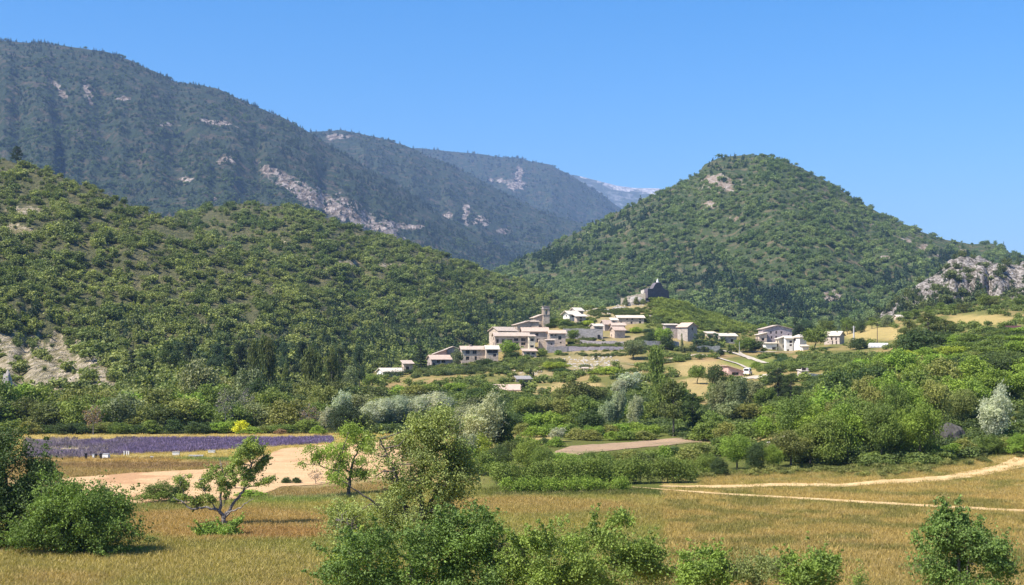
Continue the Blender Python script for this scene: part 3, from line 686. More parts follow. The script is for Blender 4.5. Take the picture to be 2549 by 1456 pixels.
# ------------------------------------------------------------------ stuff: instanced woodland, grass, rubble
def inst_nodes(col):
    ng = bpy.data.node_groups.new('scatter_' + col.name, 'GeometryNodeTree')
    ng.interface.new_socket('Geometry', in_out='INPUT', socket_type='NodeSocketGeometry'); ng.interface.new_socket('Geometry', in_out='OUTPUT', socket_type='NodeSocketGeometry')
    n = ng.nodes; l = ng.links
    gi = n.new('NodeGroupInput'); go = n.new('NodeGroupOutput'); ip = n.new('GeometryNodeInstanceOnPoints'); ci = n.new('GeometryNodeCollectionInfo')
    ci.inputs['Collection'].default_value = col; ci.inputs['Separate Children'].default_value = True; ci.inputs['Reset Children'].default_value = True
    ip.inputs['Pick Instance'].default_value = True
    for sock, nm, ty in (('Instance Index', 'idx', 'INT'), ('Rotation', 'rot', 'FLOAT_VECTOR'), ('Scale', 'scl', 'FLOAT_VECTOR')):
        a = n.new('GeometryNodeInputNamedAttribute'); a.data_type = ty; a.inputs['Name'].default_value = nm
        l.new(a.outputs['Attribute'], ip.inputs[sock])
    l.new(gi.outputs[0], ip.inputs['Points']); l.new(ci.outputs[0], ip.inputs['Instance']); l.new(ip.outputs[0], go.inputs[0])
    return ng
def scatter(name, P, idx, rotz, scl, tint, col, label, cat):
    me = bpy.data.meshes.new(name); n = len(P)
    me.vertices.add(n); me.vertices.foreach_set('co', np.asarray(P, np.float32).ravel())
    a = me.attributes.new('idx', 'INT', 'POINT'); a.data.foreach_set('value', np.asarray(idx, np.int32))
    a = me.attributes.new('rot', 'FLOAT_VECTOR', 'POINT'); a.data.foreach_set('vector', np.column_stack([np.zeros(n), np.zeros(n), rotz]).astype(np.float32).ravel())
    a = me.attributes.new('scl', 'FLOAT_VECTOR', 'POINT'); a.data.foreach_set('vector', np.asarray(scl, np.float32).ravel())
    a = me.attributes.new('tint', 'FLOAT_COLOR', 'POINT'); a.data.foreach_set('color', np.column_stack([tint, np.ones(n)]).astype(np.float32).ravel())
    o = bpy.data.objects.new(name, me); COL.objects.link(o); tag(o, label, cat, kind='stuff')
    md = o.modifiers.new('scatter', 'NODES'); md.node_group = inst_nodes(col)
    return o
def far_protos():
    col = bpy.data.collections.new('forest_kinds'); rng = np.random.default_rng(5)
    k = 0
    for j in range(5):
        lb = lobes_in(rng, 9, lambda r: (lambda d: (d[0] * .32, d[1] * .32, .5 + d[2] * .3))(sph(r)), .16, .28, .4)
        V, Fc, fv = leaf_cards(rng, lb, 300, .135, jit=.75, aspect=.8)
        me = np_mesh('a%d' % k, V, Fc, False, fv); me.materials.append(LEAFI); col.objects.link(bpy.data.objects.new('a%d' % k, me)); k += 1
    for j in range(3):
        lb = [(0.28 * (1 - z) * math.cos(q), 0.28 * (1 - z) * math.sin(q), z, .14 * (1.15 - z)) for z in np.linspace(.12, .95, 9) for q in rng.random(3) * 6.283]
        V, Fc, fv = leaf_cards(rng, lb, 200, .13, jit=.6, aspect=.6, flat=.8)
        me = np_mesh('a%d' % k, V, Fc, False, fv); me.materials.append(LEAFI); col.objects.link(bpy.data.objects.new('a%d' % k, me)); k += 1
    return col          # 0-4 broadleaf, 5-7 conifer
def forest(key, n, hgt, pal, pine, label, pxr, pinef, dens=None, nsc=30, bias=0.0):
    """pal: broadleaf colours, pine: conifer colours, pinef(px,py)->probability of a conifer"""
    h = HILLS[key]; rng = np.random.default_rng(h['seed'] * 3)
    px = rng.uniform(pxr[0], pxr[1], n); s = rng.random(n) ** (1 - bias)
    p = h.get('p', 1.5); t = 1 - (1 - s) ** (1 / p)
    Dc = L(px, h['Dc']) if isinstance(h['Dc'], list) else np.full(n, h['Dc'], float); Df = L(px, h['Df']) if isinstance(h['Df'], list) else np.full(n, h['Df'], float)
    D = Df + (Dc - Df) * t * 1.04; z = hill_fn(px, D, h); py = pyz(z, D)
    keep = z > ground_z(px, D) - .5
    for o_ in ('left_spur', 'wooded_hump', 'rocky_ridge', 'cone_hill'):
        if o_ != key and key in ('left_spur', 'wooded_hump', 'rocky_ridge', 'cone_hill'): keep &= z > hill_fn(px, D, HILLS[o_]) - 1
    b = ell(px, py, BARE[key]) + (fbm(px / 14, py / 8, 77, 4) - .5) * 1.1
    isb = (ell(px, py, BARE[key]) > .3) & (b > .55)
    keep &= ~isb | (rng.random(n) < (.50 if 'mountain' in key else .42 if key == 'rocky_ridge' else .11 if key == 'left_spur' else .20))
    gap = fbm(px / 22, py / 9, h['seed'] + 5, 4); keep &= ~((gap < .45) & (rng.random(n) < .7)); gap2 = fbm(px / 55 + 3, py / 16, h['seed'] + 15, 4); keep &= ~((gap2 < .40) & (rng.random(n) < .72))
    if dens is not None: keep &= rng.random(n) < dens(px, py)
    px, D, z, py = px[keep], D[keep], z[keep], py[keep]; n = len(px)
    X = wx(px, D); isp = rng.random(n) < pinef(px, py)
    idx = np.where(isp, rng.integers(5, 8, n), rng.integers(0, 5, n))
    hh = hgt * (.5 + 1.1 * rng.random(n) ** 1.6) * (.65 + .8 * fbm(px / 30, py / 14, h['seed'] + 25, 3)); ww = hh * rng.uniform(.95, 1.45, n); hh = np.where(isp, hh * 1.5, hh); ww = np.where(isp, ww * 1.0, ww)
    cn = fbm(px / nsc, py / (nsc * .5), h['seed'] + 7, 4); q = np.clip((cn - .3) / .4 + rng.normal(0, .28, n), 0, 1)[:, None]
    pal = np.array(pal); pine = np.array(pine)
    c = np.where(isp[:, None], pine[0] * (1 - q) + pine[1] * q, pal[0] * (1 - q) + pal[1] * q) * rng.uniform(.8, 1.2, n)[:, None]
    scatter(label[0], np.column_stack([X, D, z - hh * .12]), idx, rng.random(n) * 6.283, np.column_stack([ww, ww, hh]), c, FAR, label[1], 'woodland')

# ------------------------------------------------------------------ houses
def wall_face(mb, o, ux, L_, h, holes, z0, rev=0.22):
    """one rectangular wall with real openings: origin o, along unit vector ux, outward normal = (ux.y,-ux.x); holes (x0,x1,z0,z1)"""
    nx_, ny_ = ux[1], -ux[0]
    def Pt(x, z, d=0.0): return (o[0] + ux[0] * x - nx_ * d, o[1] + ux[1] * x - ny_ * d, z)
    xs = sorted({0, L_, *[v for q in holes for v in q[:2]]}); zs = sorted({z0, h, *[v for q in holes for v in q[2:]]})
    for a, b in zip(xs[:-1], xs[1:]):
        for c, d in zip(zs[:-1], zs[1:]):
            mx, mz = (a + b) / 2, (c + d) / 2
            if any(q[0] < mx < q[1] and q[2] < mz < q[3] for q in holes): continue
            mb.poly([Pt(a, c), Pt(b, c), Pt(b, d), Pt(a, d)])
    for a, b, c, d in holes:
        mb.poly([Pt(a, c), Pt(b, c), Pt(b, c, rev), Pt(a, c, rev)]); mb.poly([Pt(a, d), Pt(a, d, rev), Pt(b, d, rev), Pt(b, d)])
        mb.poly([Pt(a, c), Pt(a, c, rev), Pt(a, d, rev), Pt(a, d)]); mb.poly([Pt(b, c), Pt(b, d), Pt(b, d, rev), Pt(b, c, rev)])
    return Pt
def house(label, D, xs, xl, xr, yb, ye, yr, th, roof, wc, rc, wins='auto', side='auto', chim=(), depth=None, wm=None, name='stone_house', cat='house', door=None, group='stone houses of the hill village', shut=True, ov=.45):
    t = R(th); c_, s_ = math.cos(t), math.sin(t); m = D / F
    w = (xr - xl) * m / c_
    if depth: d = depth
    elif abs(s_) > .05 and xs is not None: d = (xl - xs if th > 0 else xs - xr) * m / abs(s_)
    else: d = 6.0
    d = max(d, 2.5)
    zb = wz(yb, D); h = wz(ye, D) - zb; r = max(wz(yr, D) - wz(ye, D), .25)
    px0 = xl if th >= 0 else xr
    ax = wx(px0, D)
    if th >= 0: cx = ax + c_ * w / 2 - s_ * d / 2; cy = D + s_ * w / 2 + c_ * d / 2
    else: cx = ax - c_ * w / 2 - s_ * d / 2; cy = D - s_ * w / 2 + c_ * d / 2
    e = empty(name, (cx, cy, zb), t); tag(e, label, cat, group)
    x0, x1, y0, y1 = -w / 2, w / 2, -d / 2, d / 2; zf = -3.5
    def auto(Lw, n=None, seed=0):
        rg = random.Random(int(D * 7 + xl * 3 + seed)); res = []
        nf = max(1, int(round(h / 2.7))); nc = max(1, int(Lw / 2.9))
        for f in range(nf):
            for k in range(nc):
                if rg.random() < .24: continue
                res.append(((k + .5 + rg.uniform(-.12, .12)) / nc, (f + .52) * h / nf / h, rg.choice((.7, .85, .95)), rg.choice((.9, 1.15, 1.3))))
        return res
    W = {'front': (auto(w, seed=1) if wins == 'auto' else list(wins)), 'left': (auto(d, seed=2) if side == 'auto' else list(side)), 'right': (auto(d, seed=3) if side == 'auto' else list(side)), 'back': []}
    mb = MB(); holes_all = []
    for nm, o, ux, Lw in (('front', (x0, y0), (1, 0), w), ('right', (x1, y0), (0, 1), d), ('back', (x1, y1), (-1, 0), w), ('left', (x0, y1), (0, -1), d)):
        hs_ = []
        for (u, v, a, b) in W[nm]:
            a *= 1.2; b *= 1.15; q = (u * Lw - a / 2, u * Lw + a / 2, v * h - b / 2, v * h + b / 2)
            q = (max(.25, q[0]), min(Lw - .25, q[1]), max(.15, q[2]), min(h - .2, q[3]))
            if q[1] - q[0] < .3 or q[3] - q[2] < .3 or any(q[0] < p[1] + .1 and q[1] > p[0] - .1 and q[2] < p[3] + .1 and q[3] > p[2] - .1 for p in hs_): continue
            hs_.append(q)
        if door and nm == 'front': 
            q = (door * w - .55, door * w + .55, 0.0, 2.05); hs_ = [p for p in hs_ if not (q[0] < p[1] + .1 and q[1] > p[0] - .1 and p[2] < 2.2)]; hs_.append(q)
        Pt = wall_face(mb, o, ux, Lw, h, hs_, zf); holes_all += [(Pt, q, nm, ux) for q in hs_]
    # wall tops following the roof
    if roof == 'x':
        for X in (x0, x1): mb.poly([(X, y0, h), (X, y1, h), (X, 0, h + r)])
    if roof == 'y':
        for Y in (y0, y1): mb.poly([(x0, Y, h), (x1, Y, h), (0, Y, h + r)])
    if roof == 'l':
        for Y in (y0, y1): mb.poly([(x0, Y, h), (x1, Y, h), (x1, Y, h + r)])
        mb.poly([(x1, y0, h), (x1, y1, h), (x1, y1, h + r), (x1, y0, h + r)])
    if roof == 'r':
        for Y in (y0, y1): mb.poly([(x0, Y, h), (x1, Y, h), (x0, Y, h + r)])
        mb.poly([(x0, y0, h), (x0, y1, h), (x0, y1, h + r), (x0, y0, h + r)])
    if roof == 'f':
        for X in (x0, x1): mb.poly([(X, y0, h), (X, y1, h), (X, y1, h + r)])
        mb.poly([(x0, y1, h), (x1, y1, h), (x1, y1, h + r), (x0, y1, h + r)])
    if roof == 'n':
        p = .3
        for a in ((x0, y0, x1, y0 + p), (x0, y1 - p, x1, y1), (x0, y0 + p, x0 + p, y1 - p), (x1 - p, y0 + p, x1, y1 - p)): mb.box(a[0], a[1], h + .003, a[2], a[3], h + r)
        mb.poly([(x0, y0, h), (x1, y0, h), (x1, y1, h), (x0, y1, h)])
    wo_ = mb.build('wall', wm or WALL, e); wo_.color = (*wc, 1)
    o = ov; T = .16; rb = MB(); g = .02
    def slab(q): rb.prism([(a, b, c + T + g) for a, b, c in q], [(a, b, c + g) for a, b, c in q])
    if roof == 'x':
        k = r / (d / 2); slab([(x0 - o, y0 - o, h - k * o), (x1 + o, y0 - o, h - k * o), (x1 + o, -.002, h + r), (x0 - o, -.002, h + r)]); slab([(x0 - o, .002, h + r), (x1 + o, .002, h + r), (x1 + o, y1 + o, h - k * o), (x0 - o, y1 + o, h - k * o)])
    elif roof == 'y':
        k = r / (w / 2); slab([(x0 - o, y0 - o, h - k * o), (-.002, y0 - o, h + r), (-.002, y1 + o, h + r), (x0 - o, y1 + o, h - k * o)]); slab([(.002, y0 - o, h + r), (x1 + o, y0 - o, h - k * o), (x1 + o, y1 + o, h - k * o), (.002, y1 + o, h + r)])
    elif roof == 'f': k = r / d; slab([(x0 - o, y0 - o, h - k * o), (x1 + o, y0 - o, h - k * o), (x1 + o, y1 + o, h + r + k * o), (x0 - o, y1 + o, h + r + k * o)])
    elif roof == 'l': k = r / w; slab([(x0 - o, y0 - o, h - k * o), (x1 + o, y0 - o, h + r + k * o), (x1 + o, y1 + o, h + r + k * o), (x0 - o, y1 + o, h - k * o)])
    elif roof == 'r': k = r / w; slab([(x0 - o, y0 - o, h + r + k * o), (x1 + o, y0 - o, h - k * o), (x1 + o, y1 + o, h - k * o), (x0 - o, y1 + o, h + r + k * o)])
    elif roof == 'h':
        q = min(w, d) / 2; a0, a1 = x0 - o, x1 + o; b0, b1 = y0 - o, y1 + o
        i0 = (-w / 2 + q, 0, h + r) if w >= d else (0, -d / 2 + q, h + r); i1 = (w / 2 - q, 0, h + r) if w >= d else (0, d / 2 - q, h + r)
        B = [(a0, b0, h), (a1, b0, h), (a1, b1, h), (a0, b1, h)]
        if w >= d: fs = [[B[0], B[1], i1, i0], [B[1], B[2], i1], [B[2], B[3], i0, i1], [B[3], B[0], i0]]
        else: fs = [[B[0], B[1], i0], [B[1], B[2], i1, i0], [B[2], B[3], i1], [B[3], B[0], i0, i1]]
        for q in fs: rb.poly([(a, b, c + .15) for a, b, c in q])
        for (a, b) in ((0, 1), (1, 2), (2, 3), (3, 0)): rb.poly([B[a], B[b], (*B[b][:2], h + .15), (*B[a][:2], h + .15)])
        rb.poly([(a, b, c) for a, b, c in B])
    ro = None
    if rb.v: ro = rb.build('roof', TILES, e); ro.color = (*rc, 1)
    for (u, v, hh) in chim:
        cb = MB(); X = x0 + u * w; Y = y0 + v * d
        cb.box(X - .3, Y - .3, h - .2, X + .3, Y + .3, h + r * .8 + hh); cb.box(X - .4, Y - .4, h + r * .8 + hh + .002, X + .4, Y + .4, h + r * .8 + hh + .13)
        co = cb.build('chimney', WALL, ro or wo_); co.color = (*wc, 1)
    for Pt, q, nm, ux in holes_all:
        a, b, c, d2 = q; isd = door and nm == 'front' and c == 0.0
        wb = MB(); p = [Pt(a, c, .2), Pt(b, c, .2), Pt(b, d2, .2), Pt(a, d2, .2)]
        wb.poly(p, 0)
        def bar(u0, u1, v0, v1):
            f4 = [(u0, v0), (u1, v0), (u1, v1), (u0, v1)]; wb.prism([Pt(x, z, .13) for x, z in f4], [Pt(x, z, .197) for x, z in f4], 1)
        fwd = .07
        if not isd:
            bar(a, a + fwd, c, d2); bar(b - fwd, b, c, d2); bar(a + fwd, b - fwd, d2 - fwd, d2); bar(a + fwd, b - fwd, c, c + fwd); bar((a + b) / 2 - .03, (a + b) / 2 + .03, c + fwd, d2 - fwd)
        else: bar(a, b, c, d2)
        wo = wb.build('door' if isd else 'window', [GLASS, SHUT if not isd else WOOD], e)
    return e
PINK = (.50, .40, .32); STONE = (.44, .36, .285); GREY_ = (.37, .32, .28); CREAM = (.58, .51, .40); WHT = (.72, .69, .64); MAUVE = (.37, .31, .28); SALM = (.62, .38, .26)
RT = (.50, .40, .32); RP = (.53, .395, .31); RW = (.62, .54, .44)
def cB(u): return 1189.1 + u * .11667
def yB(v): return 747.4 + v * .11667
def village():
    H = house
    # lower left of the village
    H('small white house with pale roof and hedge, lowest left of the village', 430, 933.3, 954, 1002, 943, 925.6, 917, 25, 'x', WHT, RW, wins=[(.25, .5, .8, .9)], side=[(.3, .55, .6, 1.3), (.7, .55, .6, 1.3)], wm=PLASTER)
    H('little stone hut half hidden behind the dark cedar', 442, 1000, 1005, 1027, 932, 905, 899, 20, 'f', PINK, RT)
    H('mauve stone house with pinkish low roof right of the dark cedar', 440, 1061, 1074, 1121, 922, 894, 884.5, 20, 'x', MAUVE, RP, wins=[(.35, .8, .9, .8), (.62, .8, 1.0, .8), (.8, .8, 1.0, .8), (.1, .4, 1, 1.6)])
    H('barn with salmon wall and roof sloping down to the left', 449, None, 1081, 1111, 893, 881, 870, 8, 'l', SALM, RT, wins=[], depth=6)
    H('plain grey gabled house behind the salmon barn', 453, 1108, 1112, 1144, 893, 869, 863, 12, 'y', GREY_, RT, wins=[])
    H('long pinkish house with four dark windows, left of the tall loggia house', 440, 1144, 1149, 1207, 908, 869, 862, 12, 'x', PINK, RT, wins=[(.25, .82, 1.1, 1.0), (.55, .82, 1.1, 1.0), (.25, .42, .9, 1.0), (.6, .42, .6, 1.0), (.7, .12, .7, .9)], chim=[(.4, .5, .6)])
    H('tall stone house with dark open loggia under its roof', 439, 1206, 1210, 1240, 908, 868, 860.5, 10, 'x', STONE, RW, wins=[(.5, .83, 3.0, .9), (.7, .6, .8, .8), (.75, .14, .7, 1.0), (.3, .12, .9, 1.4)])
    # the main block
    H('gabled stone house at the left end of the upper village', 472, 1216.5, 1240, 1286, 866, 823, 814, 40, 'x', STONE, RT, wins=[(.55, .75, .7, .7)], side=[(.75, .78, .7, .8)])
    H('long main house with rows of dark windows above the round lime tree', 462, 1226, 1231, 1317, 866, 835, 828, 14, 'x', PINK, RT, wins=[(.08, .55, .7, 1.1), (.24, .55, .7, 1.1), (.44, .6, 1.4, .7), (.62, .68, 1.2, .8), (.83, .68, 1.3, .9), (.62, .34, 1.3, .8), (.83, .34, 1.3, .8), (.8, .08, .8, .6)])
    H('cream house bay with stacked windows next to a dark passage', 461, 1315, 1317, 1331, 866, 837, 834, 10, 'f', CREAM, RT, wins=[(.5, .7, 1.0, .8), (.5, .12, 1.0, .7)])
    H('broad pale-roofed house in the middle of the upper village', 477, 1296, 1301, 1365, 866, 824, 815.5, 10, 'x', GREY_, RP, wins=[(.55, .8, .8, .8), (.9, .45, .8, 1.2), (.6, .35, .9, 2.0)])
    H('low flat-topped stone terrace block in front of the broad house', 463, None, 1342, 1361, 866, 847, 845.5, 4, 'n', PINK, RT, wins=[], depth=5)
    H('stone house with single window at the right end of the main block', 466, 1363, 1367, 1407.5, 866, 829, 822.5, 8, 'x', PINK, RP, wins=[(.65, .68, .9, 1.1), (.7, .36, .5, .5), (.15, .86, .6, .5), (.38, .86, .6, .5)])
    H('dark rendered lean-to below the right end house', 459, None, 1361, 1380, 866, 847, 845, 4, 'f', MAUVE, RT, wins=[(.6, .5, .5, .5)], depth=3.5)
    H('little two-storey house with four square windows below the main block', 446, 1299, 1303, 1335, 900, 874, 869.5, 10, 'f', PINK, RP, wins=[(.35, .78, .9, .6), (.75, .78, .9, .6), (.3, .36, .9, .9), (.7, .36, .9, .9)])
    H('stone house with roof climbing to the right below the bell tower', 490, None, 1286, 1318, 826, 808, 799, 12, 'l', STONE, RT, wins=[(.75, .6, .6, .6)], depth=7, chim=[(.9, .5, .4)])
    H('lower annex joined to the bell tower', 497, None, 1317, 1341, 818, 801, 798.5, 6, 'f', PINK, RT, wins=[], depth=5)
    H('church nave with roof rising towards the bell tower', 503, None, 1332, 1349, 812, 790, 783.5, 10, 'l', STONE, RT, wins=[], depth=9, name='church', cat='church')
    # bell tower
    D = 502; z0 = wz(812, D); zt = wz(761.5, D); e = empty('bell_tower', (wx(1356, D) + .3, D + 1.4, z0), R(12)); tag(e, 'square bell tower with open belfry above the village', 'bell tower')
    mb = MB(); hh = zt - z0; a = 1.15; bo = wz(784, D) - z0; bt = wz(769, D) - z0
    mb.box(-a, -a, -3, a, a, bo)
    for sx in (-1, 1):
        for sy in (-1, 1): mb.box(min(sx * a, sx * .42), min(sy * a, sy * .42), bo + .15, max(sx * a, sx * .42), max(sy * a, sy * .42), bt)
    mb.build('tower_shaft', WALL, e).color = (*STONE, 1)
    for nm, q in (('cornice', (.15, bo + .002, bo + .148)), ('cornice', (.15, bt + .002, bt + .16)), ('attic', (0, bt + .162, hh - .16)), ('roof_slab', (.2, hh - .158, hh))):
        cb = MB(); cb.box(-a - q[0], -a - q[0], q[1], a + q[0], a + q[0], q[2]); cb.build(nm, WALL, e).color = (*GREY_, 1)
    bb = MB(); bb.lathe([(.42, 0), (.36, .12), (.26, .45), (.16, .62), (.05, .68)], 14, (0, 0, bo + .5)); bb.box(-.9, -.06, bo + 1.2, .9, .06, bo + 1.32); bb.build('bell', GREY, e)
    # upper right of the village
    H('upper hillside villa, back wing with grey gable', 528, 1419, 1433, 1452, 790, 773, 766, 30, 'x', GREY_, RW, wins=[(.3, .6, .6, .6), (.8, .6, .6, .6)], side=[])
    H('upper hillside villa, white middle wing with wide eaves', 522, 1402, 1417, 1442, 799, 781, 774, 30, 'x', WHT, RW, wins=[(.5, .72, 2.0, .9)], side=[(.5, .75, .7, .7)], wm=PLASTER, ov=.8)
    H('upper hillside villa, front wing with two square windows', 517, 1430, 1435, 1458, 804, 787, 783, 18, 'f', PINK, RW, wins=[(.45, .8, .8, .6), (.45, .35, .8, .8)], side=[], ov=.7)
    H('long house with flat white roof edge high on the right', 512, None, 1538, 1603, 818, 791, 785, 4, 'x', STONE, RW, wins=[(.35, .88, .6, .5), (.55, .88, .6, .5), (.85, .88, .6, .5), (.12, .55, .6, .7), (.52, .55, .6, .7), (.85, .58, .7, .8), (.85, .22, .6, .7)], depth=7)
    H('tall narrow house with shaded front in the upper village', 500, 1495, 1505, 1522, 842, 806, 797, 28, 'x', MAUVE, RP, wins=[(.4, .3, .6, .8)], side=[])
    H('pale rooftop lantern room with two dark openings', 503, None, 1523, 1537, 808, 797, 791.5, 5, 'f', CREAM, RW, wins=[(.32, .5, .8, .6), (.78, .5, .8, .6)], depth=4)
    H('stepped middle house roof below the lantern room', 496, 1520, 1524, 1556, 835, 809.5, 804, 8, 'x', MAUVE, RP, wins=[])
    H('house with bright cream side wall and plain shaded front', 487, 1519.5, 1529.5, 1556, 848, 821, 813.5, 25, 'x', PINK, RP, wins=[(.9, .1, .5, .6)], side=[(.35, .5, .5, .7), (.2, .85, .4, .5)])
    H('low cottage with white roof edge on the terrace wall', 483, 1470, 1479, 1501, 826, 811, 806, 25, 'x', STONE, RW, wins=[(.45, .4, 2.2, .7)], side=[], chim=[(.2, .5, .2)])
    # below the ruin, right
    H('tall house with white side wall and blue-shaded gable', 490, 1688.5, 1711, 1738, 848, 813, 803.5, 42, 'y', GREY_, RP, wins=[(.5, .85, .6, .8)], side=[])
    H('low side wing left of the tall white-walled house', 496, None, 1657, 1689, 836, 809, 806, 4, 'f', MAUVE, RW, wins=[(.3, .6, .6, .7)], depth=6)
    H('low house under the slope, left of the two with pale roofs', 503, 1757, 1762, 1783, 852, 830, 826, 12, 'f', STONE, RW)
    H('low rough stone house beside the road junction', 498, 1784, 1792, 1835, 860, 836, 830, 14, 'x', GREY_, RW, chim=[(.6, .5, .3)])
    H('pink bungalow with low wide roof beside the white van', 379, 1806, 1812, 1852, 936, 924, 912, 8, 'r', (.55, .36, .32), RP, wins=[(.45, .4, 1.6, .9), (.7, .4, 1.2, .9)], side=[(.3, .6, .6, .5)], depth=7, wm=PLASTER)
    # right cluster
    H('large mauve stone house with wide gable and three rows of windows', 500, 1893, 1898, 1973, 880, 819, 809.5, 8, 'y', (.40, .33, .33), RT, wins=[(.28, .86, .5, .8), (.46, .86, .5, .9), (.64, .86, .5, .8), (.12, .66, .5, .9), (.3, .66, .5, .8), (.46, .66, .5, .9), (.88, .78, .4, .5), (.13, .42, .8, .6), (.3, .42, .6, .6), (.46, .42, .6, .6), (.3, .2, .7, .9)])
    H('little side wing with sloping roof left of the large mauve house', 497, None, 1889, 1909, 852, 833, 828, 8, 'l', PINK, RW, wins=[(.5, .4, .8, .9)], depth=4)
    H('white garage wing in front of the large mauve house', 492, 1902, 1905, 1934, 878, 855, 853, 8, 'f', WHT, CREAM, wins=[(.75, .35, 1.2, 1.5)], side=[], wm=PLASTER)
    H('white rendered block between garage and twin white house', 493, 1934, 1937, 1954, 880, 843, 838, 12, 'l', CREAM, RW, wins=[(.8, .5, .6, 1.0)], wm=PLASTER)
    H('white house with shaded brown right wall, left half', 490, 1955, 1956, 1973, 876, 842, 837, 6, 'f', WHT, RW, wins=[(.75, .75, 1.0, .8), (.75, .5, .9, .6), (.3, .1, .6, .8)], side=[], wm=PLASTER)
    H('white house with hipped roof and grey side behind the round tree', 489, 2006, 1976, 1990, 877, 840, 833, -42, 'h', WHT, RW, wins=[(.25, .85, .7, .7)], side=[], wm=PLASTER, depth=4.5)
    H('small white shed with lean-to roof right of the white house', 478, None, 1997, 2012, 886, 862, 859, 5, 'f', WHT, RW, wins=[], depth=3, wm=PLASTER, name='shed', cat='shed')
    H('stone house with white roof and shaded right gable, right of the round tree', 490, 2106, 2056, 2089, 860, 834, 825, -38, 'x', (.46, .38, .32), RW, wins=[(.55, .25, .4, 1.3), (.8, .25, .4, 1.3), (.5, .65, .5, .8), (.78, .65, .5, .8)], side=[])
    H('tiny hillside cottage peeping above the big dark pine', 600, 2228, 2233, 2250, 802, 789, 784, 25, 'x', PINK, RW)
    H('barn with dark red roof at the far right edge', 350, 2508, 2512, 2545, 835, 826, 812, 10, 'x', CREAM, (.10, .035, .04), wins=[], name='barn', cat='barn')
    H('small pump house with dark doorway beside the reservoir wall', 331, 1991, 1996, 2012, 937, 924, 921.5, 15, 'f', (.6, .5, .46), RW, wins=[], door=.3, depth=2, name='pump_house', cat='hut', group=None, ov=.2)
    H('long open-sided farm shed with pale tiled roof below the village', 342, 1229, 1234, 1297, 988, 969, 958.5, 6, 'x', (.22, .20, .19), RP, wins=[(.2, .5, 1.2, 1.0), (.75, .45, 1.8, 1.4)], name='farm_shed', cat='shed', group=None, ov=.7)
    H('dark lean-to shed among cypresses below the village', 372, None, 1290, 1322, 964, 944, 938, 10, 'f', (.14, .13, .12), (.3, .28, .26), wins=[(.5, .4, 1.6, 1.0)], depth=4, name='shed', cat='shed', group=None)

def stone_wall(label, pa, pb, Da, Db, yta, ytb, yba, ybb, col=STONE, t=.6, arch=None, name='retaining_wall', n=26):
    """free-standing wall from (pa,Da) to (pb,Db) with uneven top"""
    f = np.linspace(0, 1, n); P = pa + (pb - pa) * f; D = Da + (Db - Da) * f; x = wx(P, D)
    zt = np.array([wz(yta + (ytb - yta) * k, d) for k, d in zip(f, D)]) + (fbm(x / 2.0, x * 0 + pa, 3, 3) - .5) * (2.4 if name == 'ruined_wall' else .6)
    zb = np.array([wz(yba + (ybb - yba) * k, d) for k, d in zip(f, D)]) - 1.5
    o = empty(name, (x[0], D[0], zb[0])); e0 = np.array([x[0], D[0], zb[0]])
    mb = MB(); rows = 5
    rg = np.random.default_rng(int(pa))
    for j in range(n - 1):
        for r in range(rows):
            q = []
            for (k, s) in ((j, r), (j + 1, r), (j + 1, r + 1), (j, r + 1)):
                z = zb[k] + (zt[k] - zb[k]) * s / rows; q.append((x[k] - e0[0], D[k] - e0[1] + (.02 * math.sin(k * 2.1 + s * 1.7)), z - e0[2]))
            mb.poly(q)
        mb.poly([(x[k] - e0[0], D[k] - e0[1] + dy + (.02 * math.sin(k * 2.1 + rows * 1.7) if dy == 0 else 0), zt[k] - e0[2]) for k, dy in ((j, 0), (j + 1, 0), (j + 1, t), (j, t))])
        mb.poly([(x[k] - e0[0], D[k] - e0[1] + t, z - e0[2]) for k, z in ((j, zb[j]), (j, zt[j]), (j + 1, zt[j + 1]), (j + 1, zb[j + 1]))])
    w = mb.build('wall', WALL, o); w.color = (*col, 1)
    tag(o, label, 'wall', 'terrace walls of the village')
    if arch:
        pc, Dc_, y0, y1, wd = arch; ab = MB(); xc = wx(pc, Dc_) - e0[0]; yy = Dc_ - e0[1] - .25; zb_, zt_ = wz(y1, Dc_) - e0[2], wz(y0, Dc_) - e0[2]
        prof_ = [(-wd / 2, zb_), (wd / 2, zb_), (wd / 2, zt_ - wd / 2)] + [(wd / 2 * math.cos(a), zt_ - wd / 2 + wd / 2 * math.sin(a)) for a in np.linspace(.3, 2.84, 6)] + [(-wd / 2, zt_ - wd / 2)]
        ab.prism([(xc + a, yy - .05, b) for a, b in prof_], [(xc + a, yy + .3, b) for a, b in prof_]); ab.build('arch_shade_slab', BLACK, o)  # solid black slab stands for the shade inside the arch
    return o
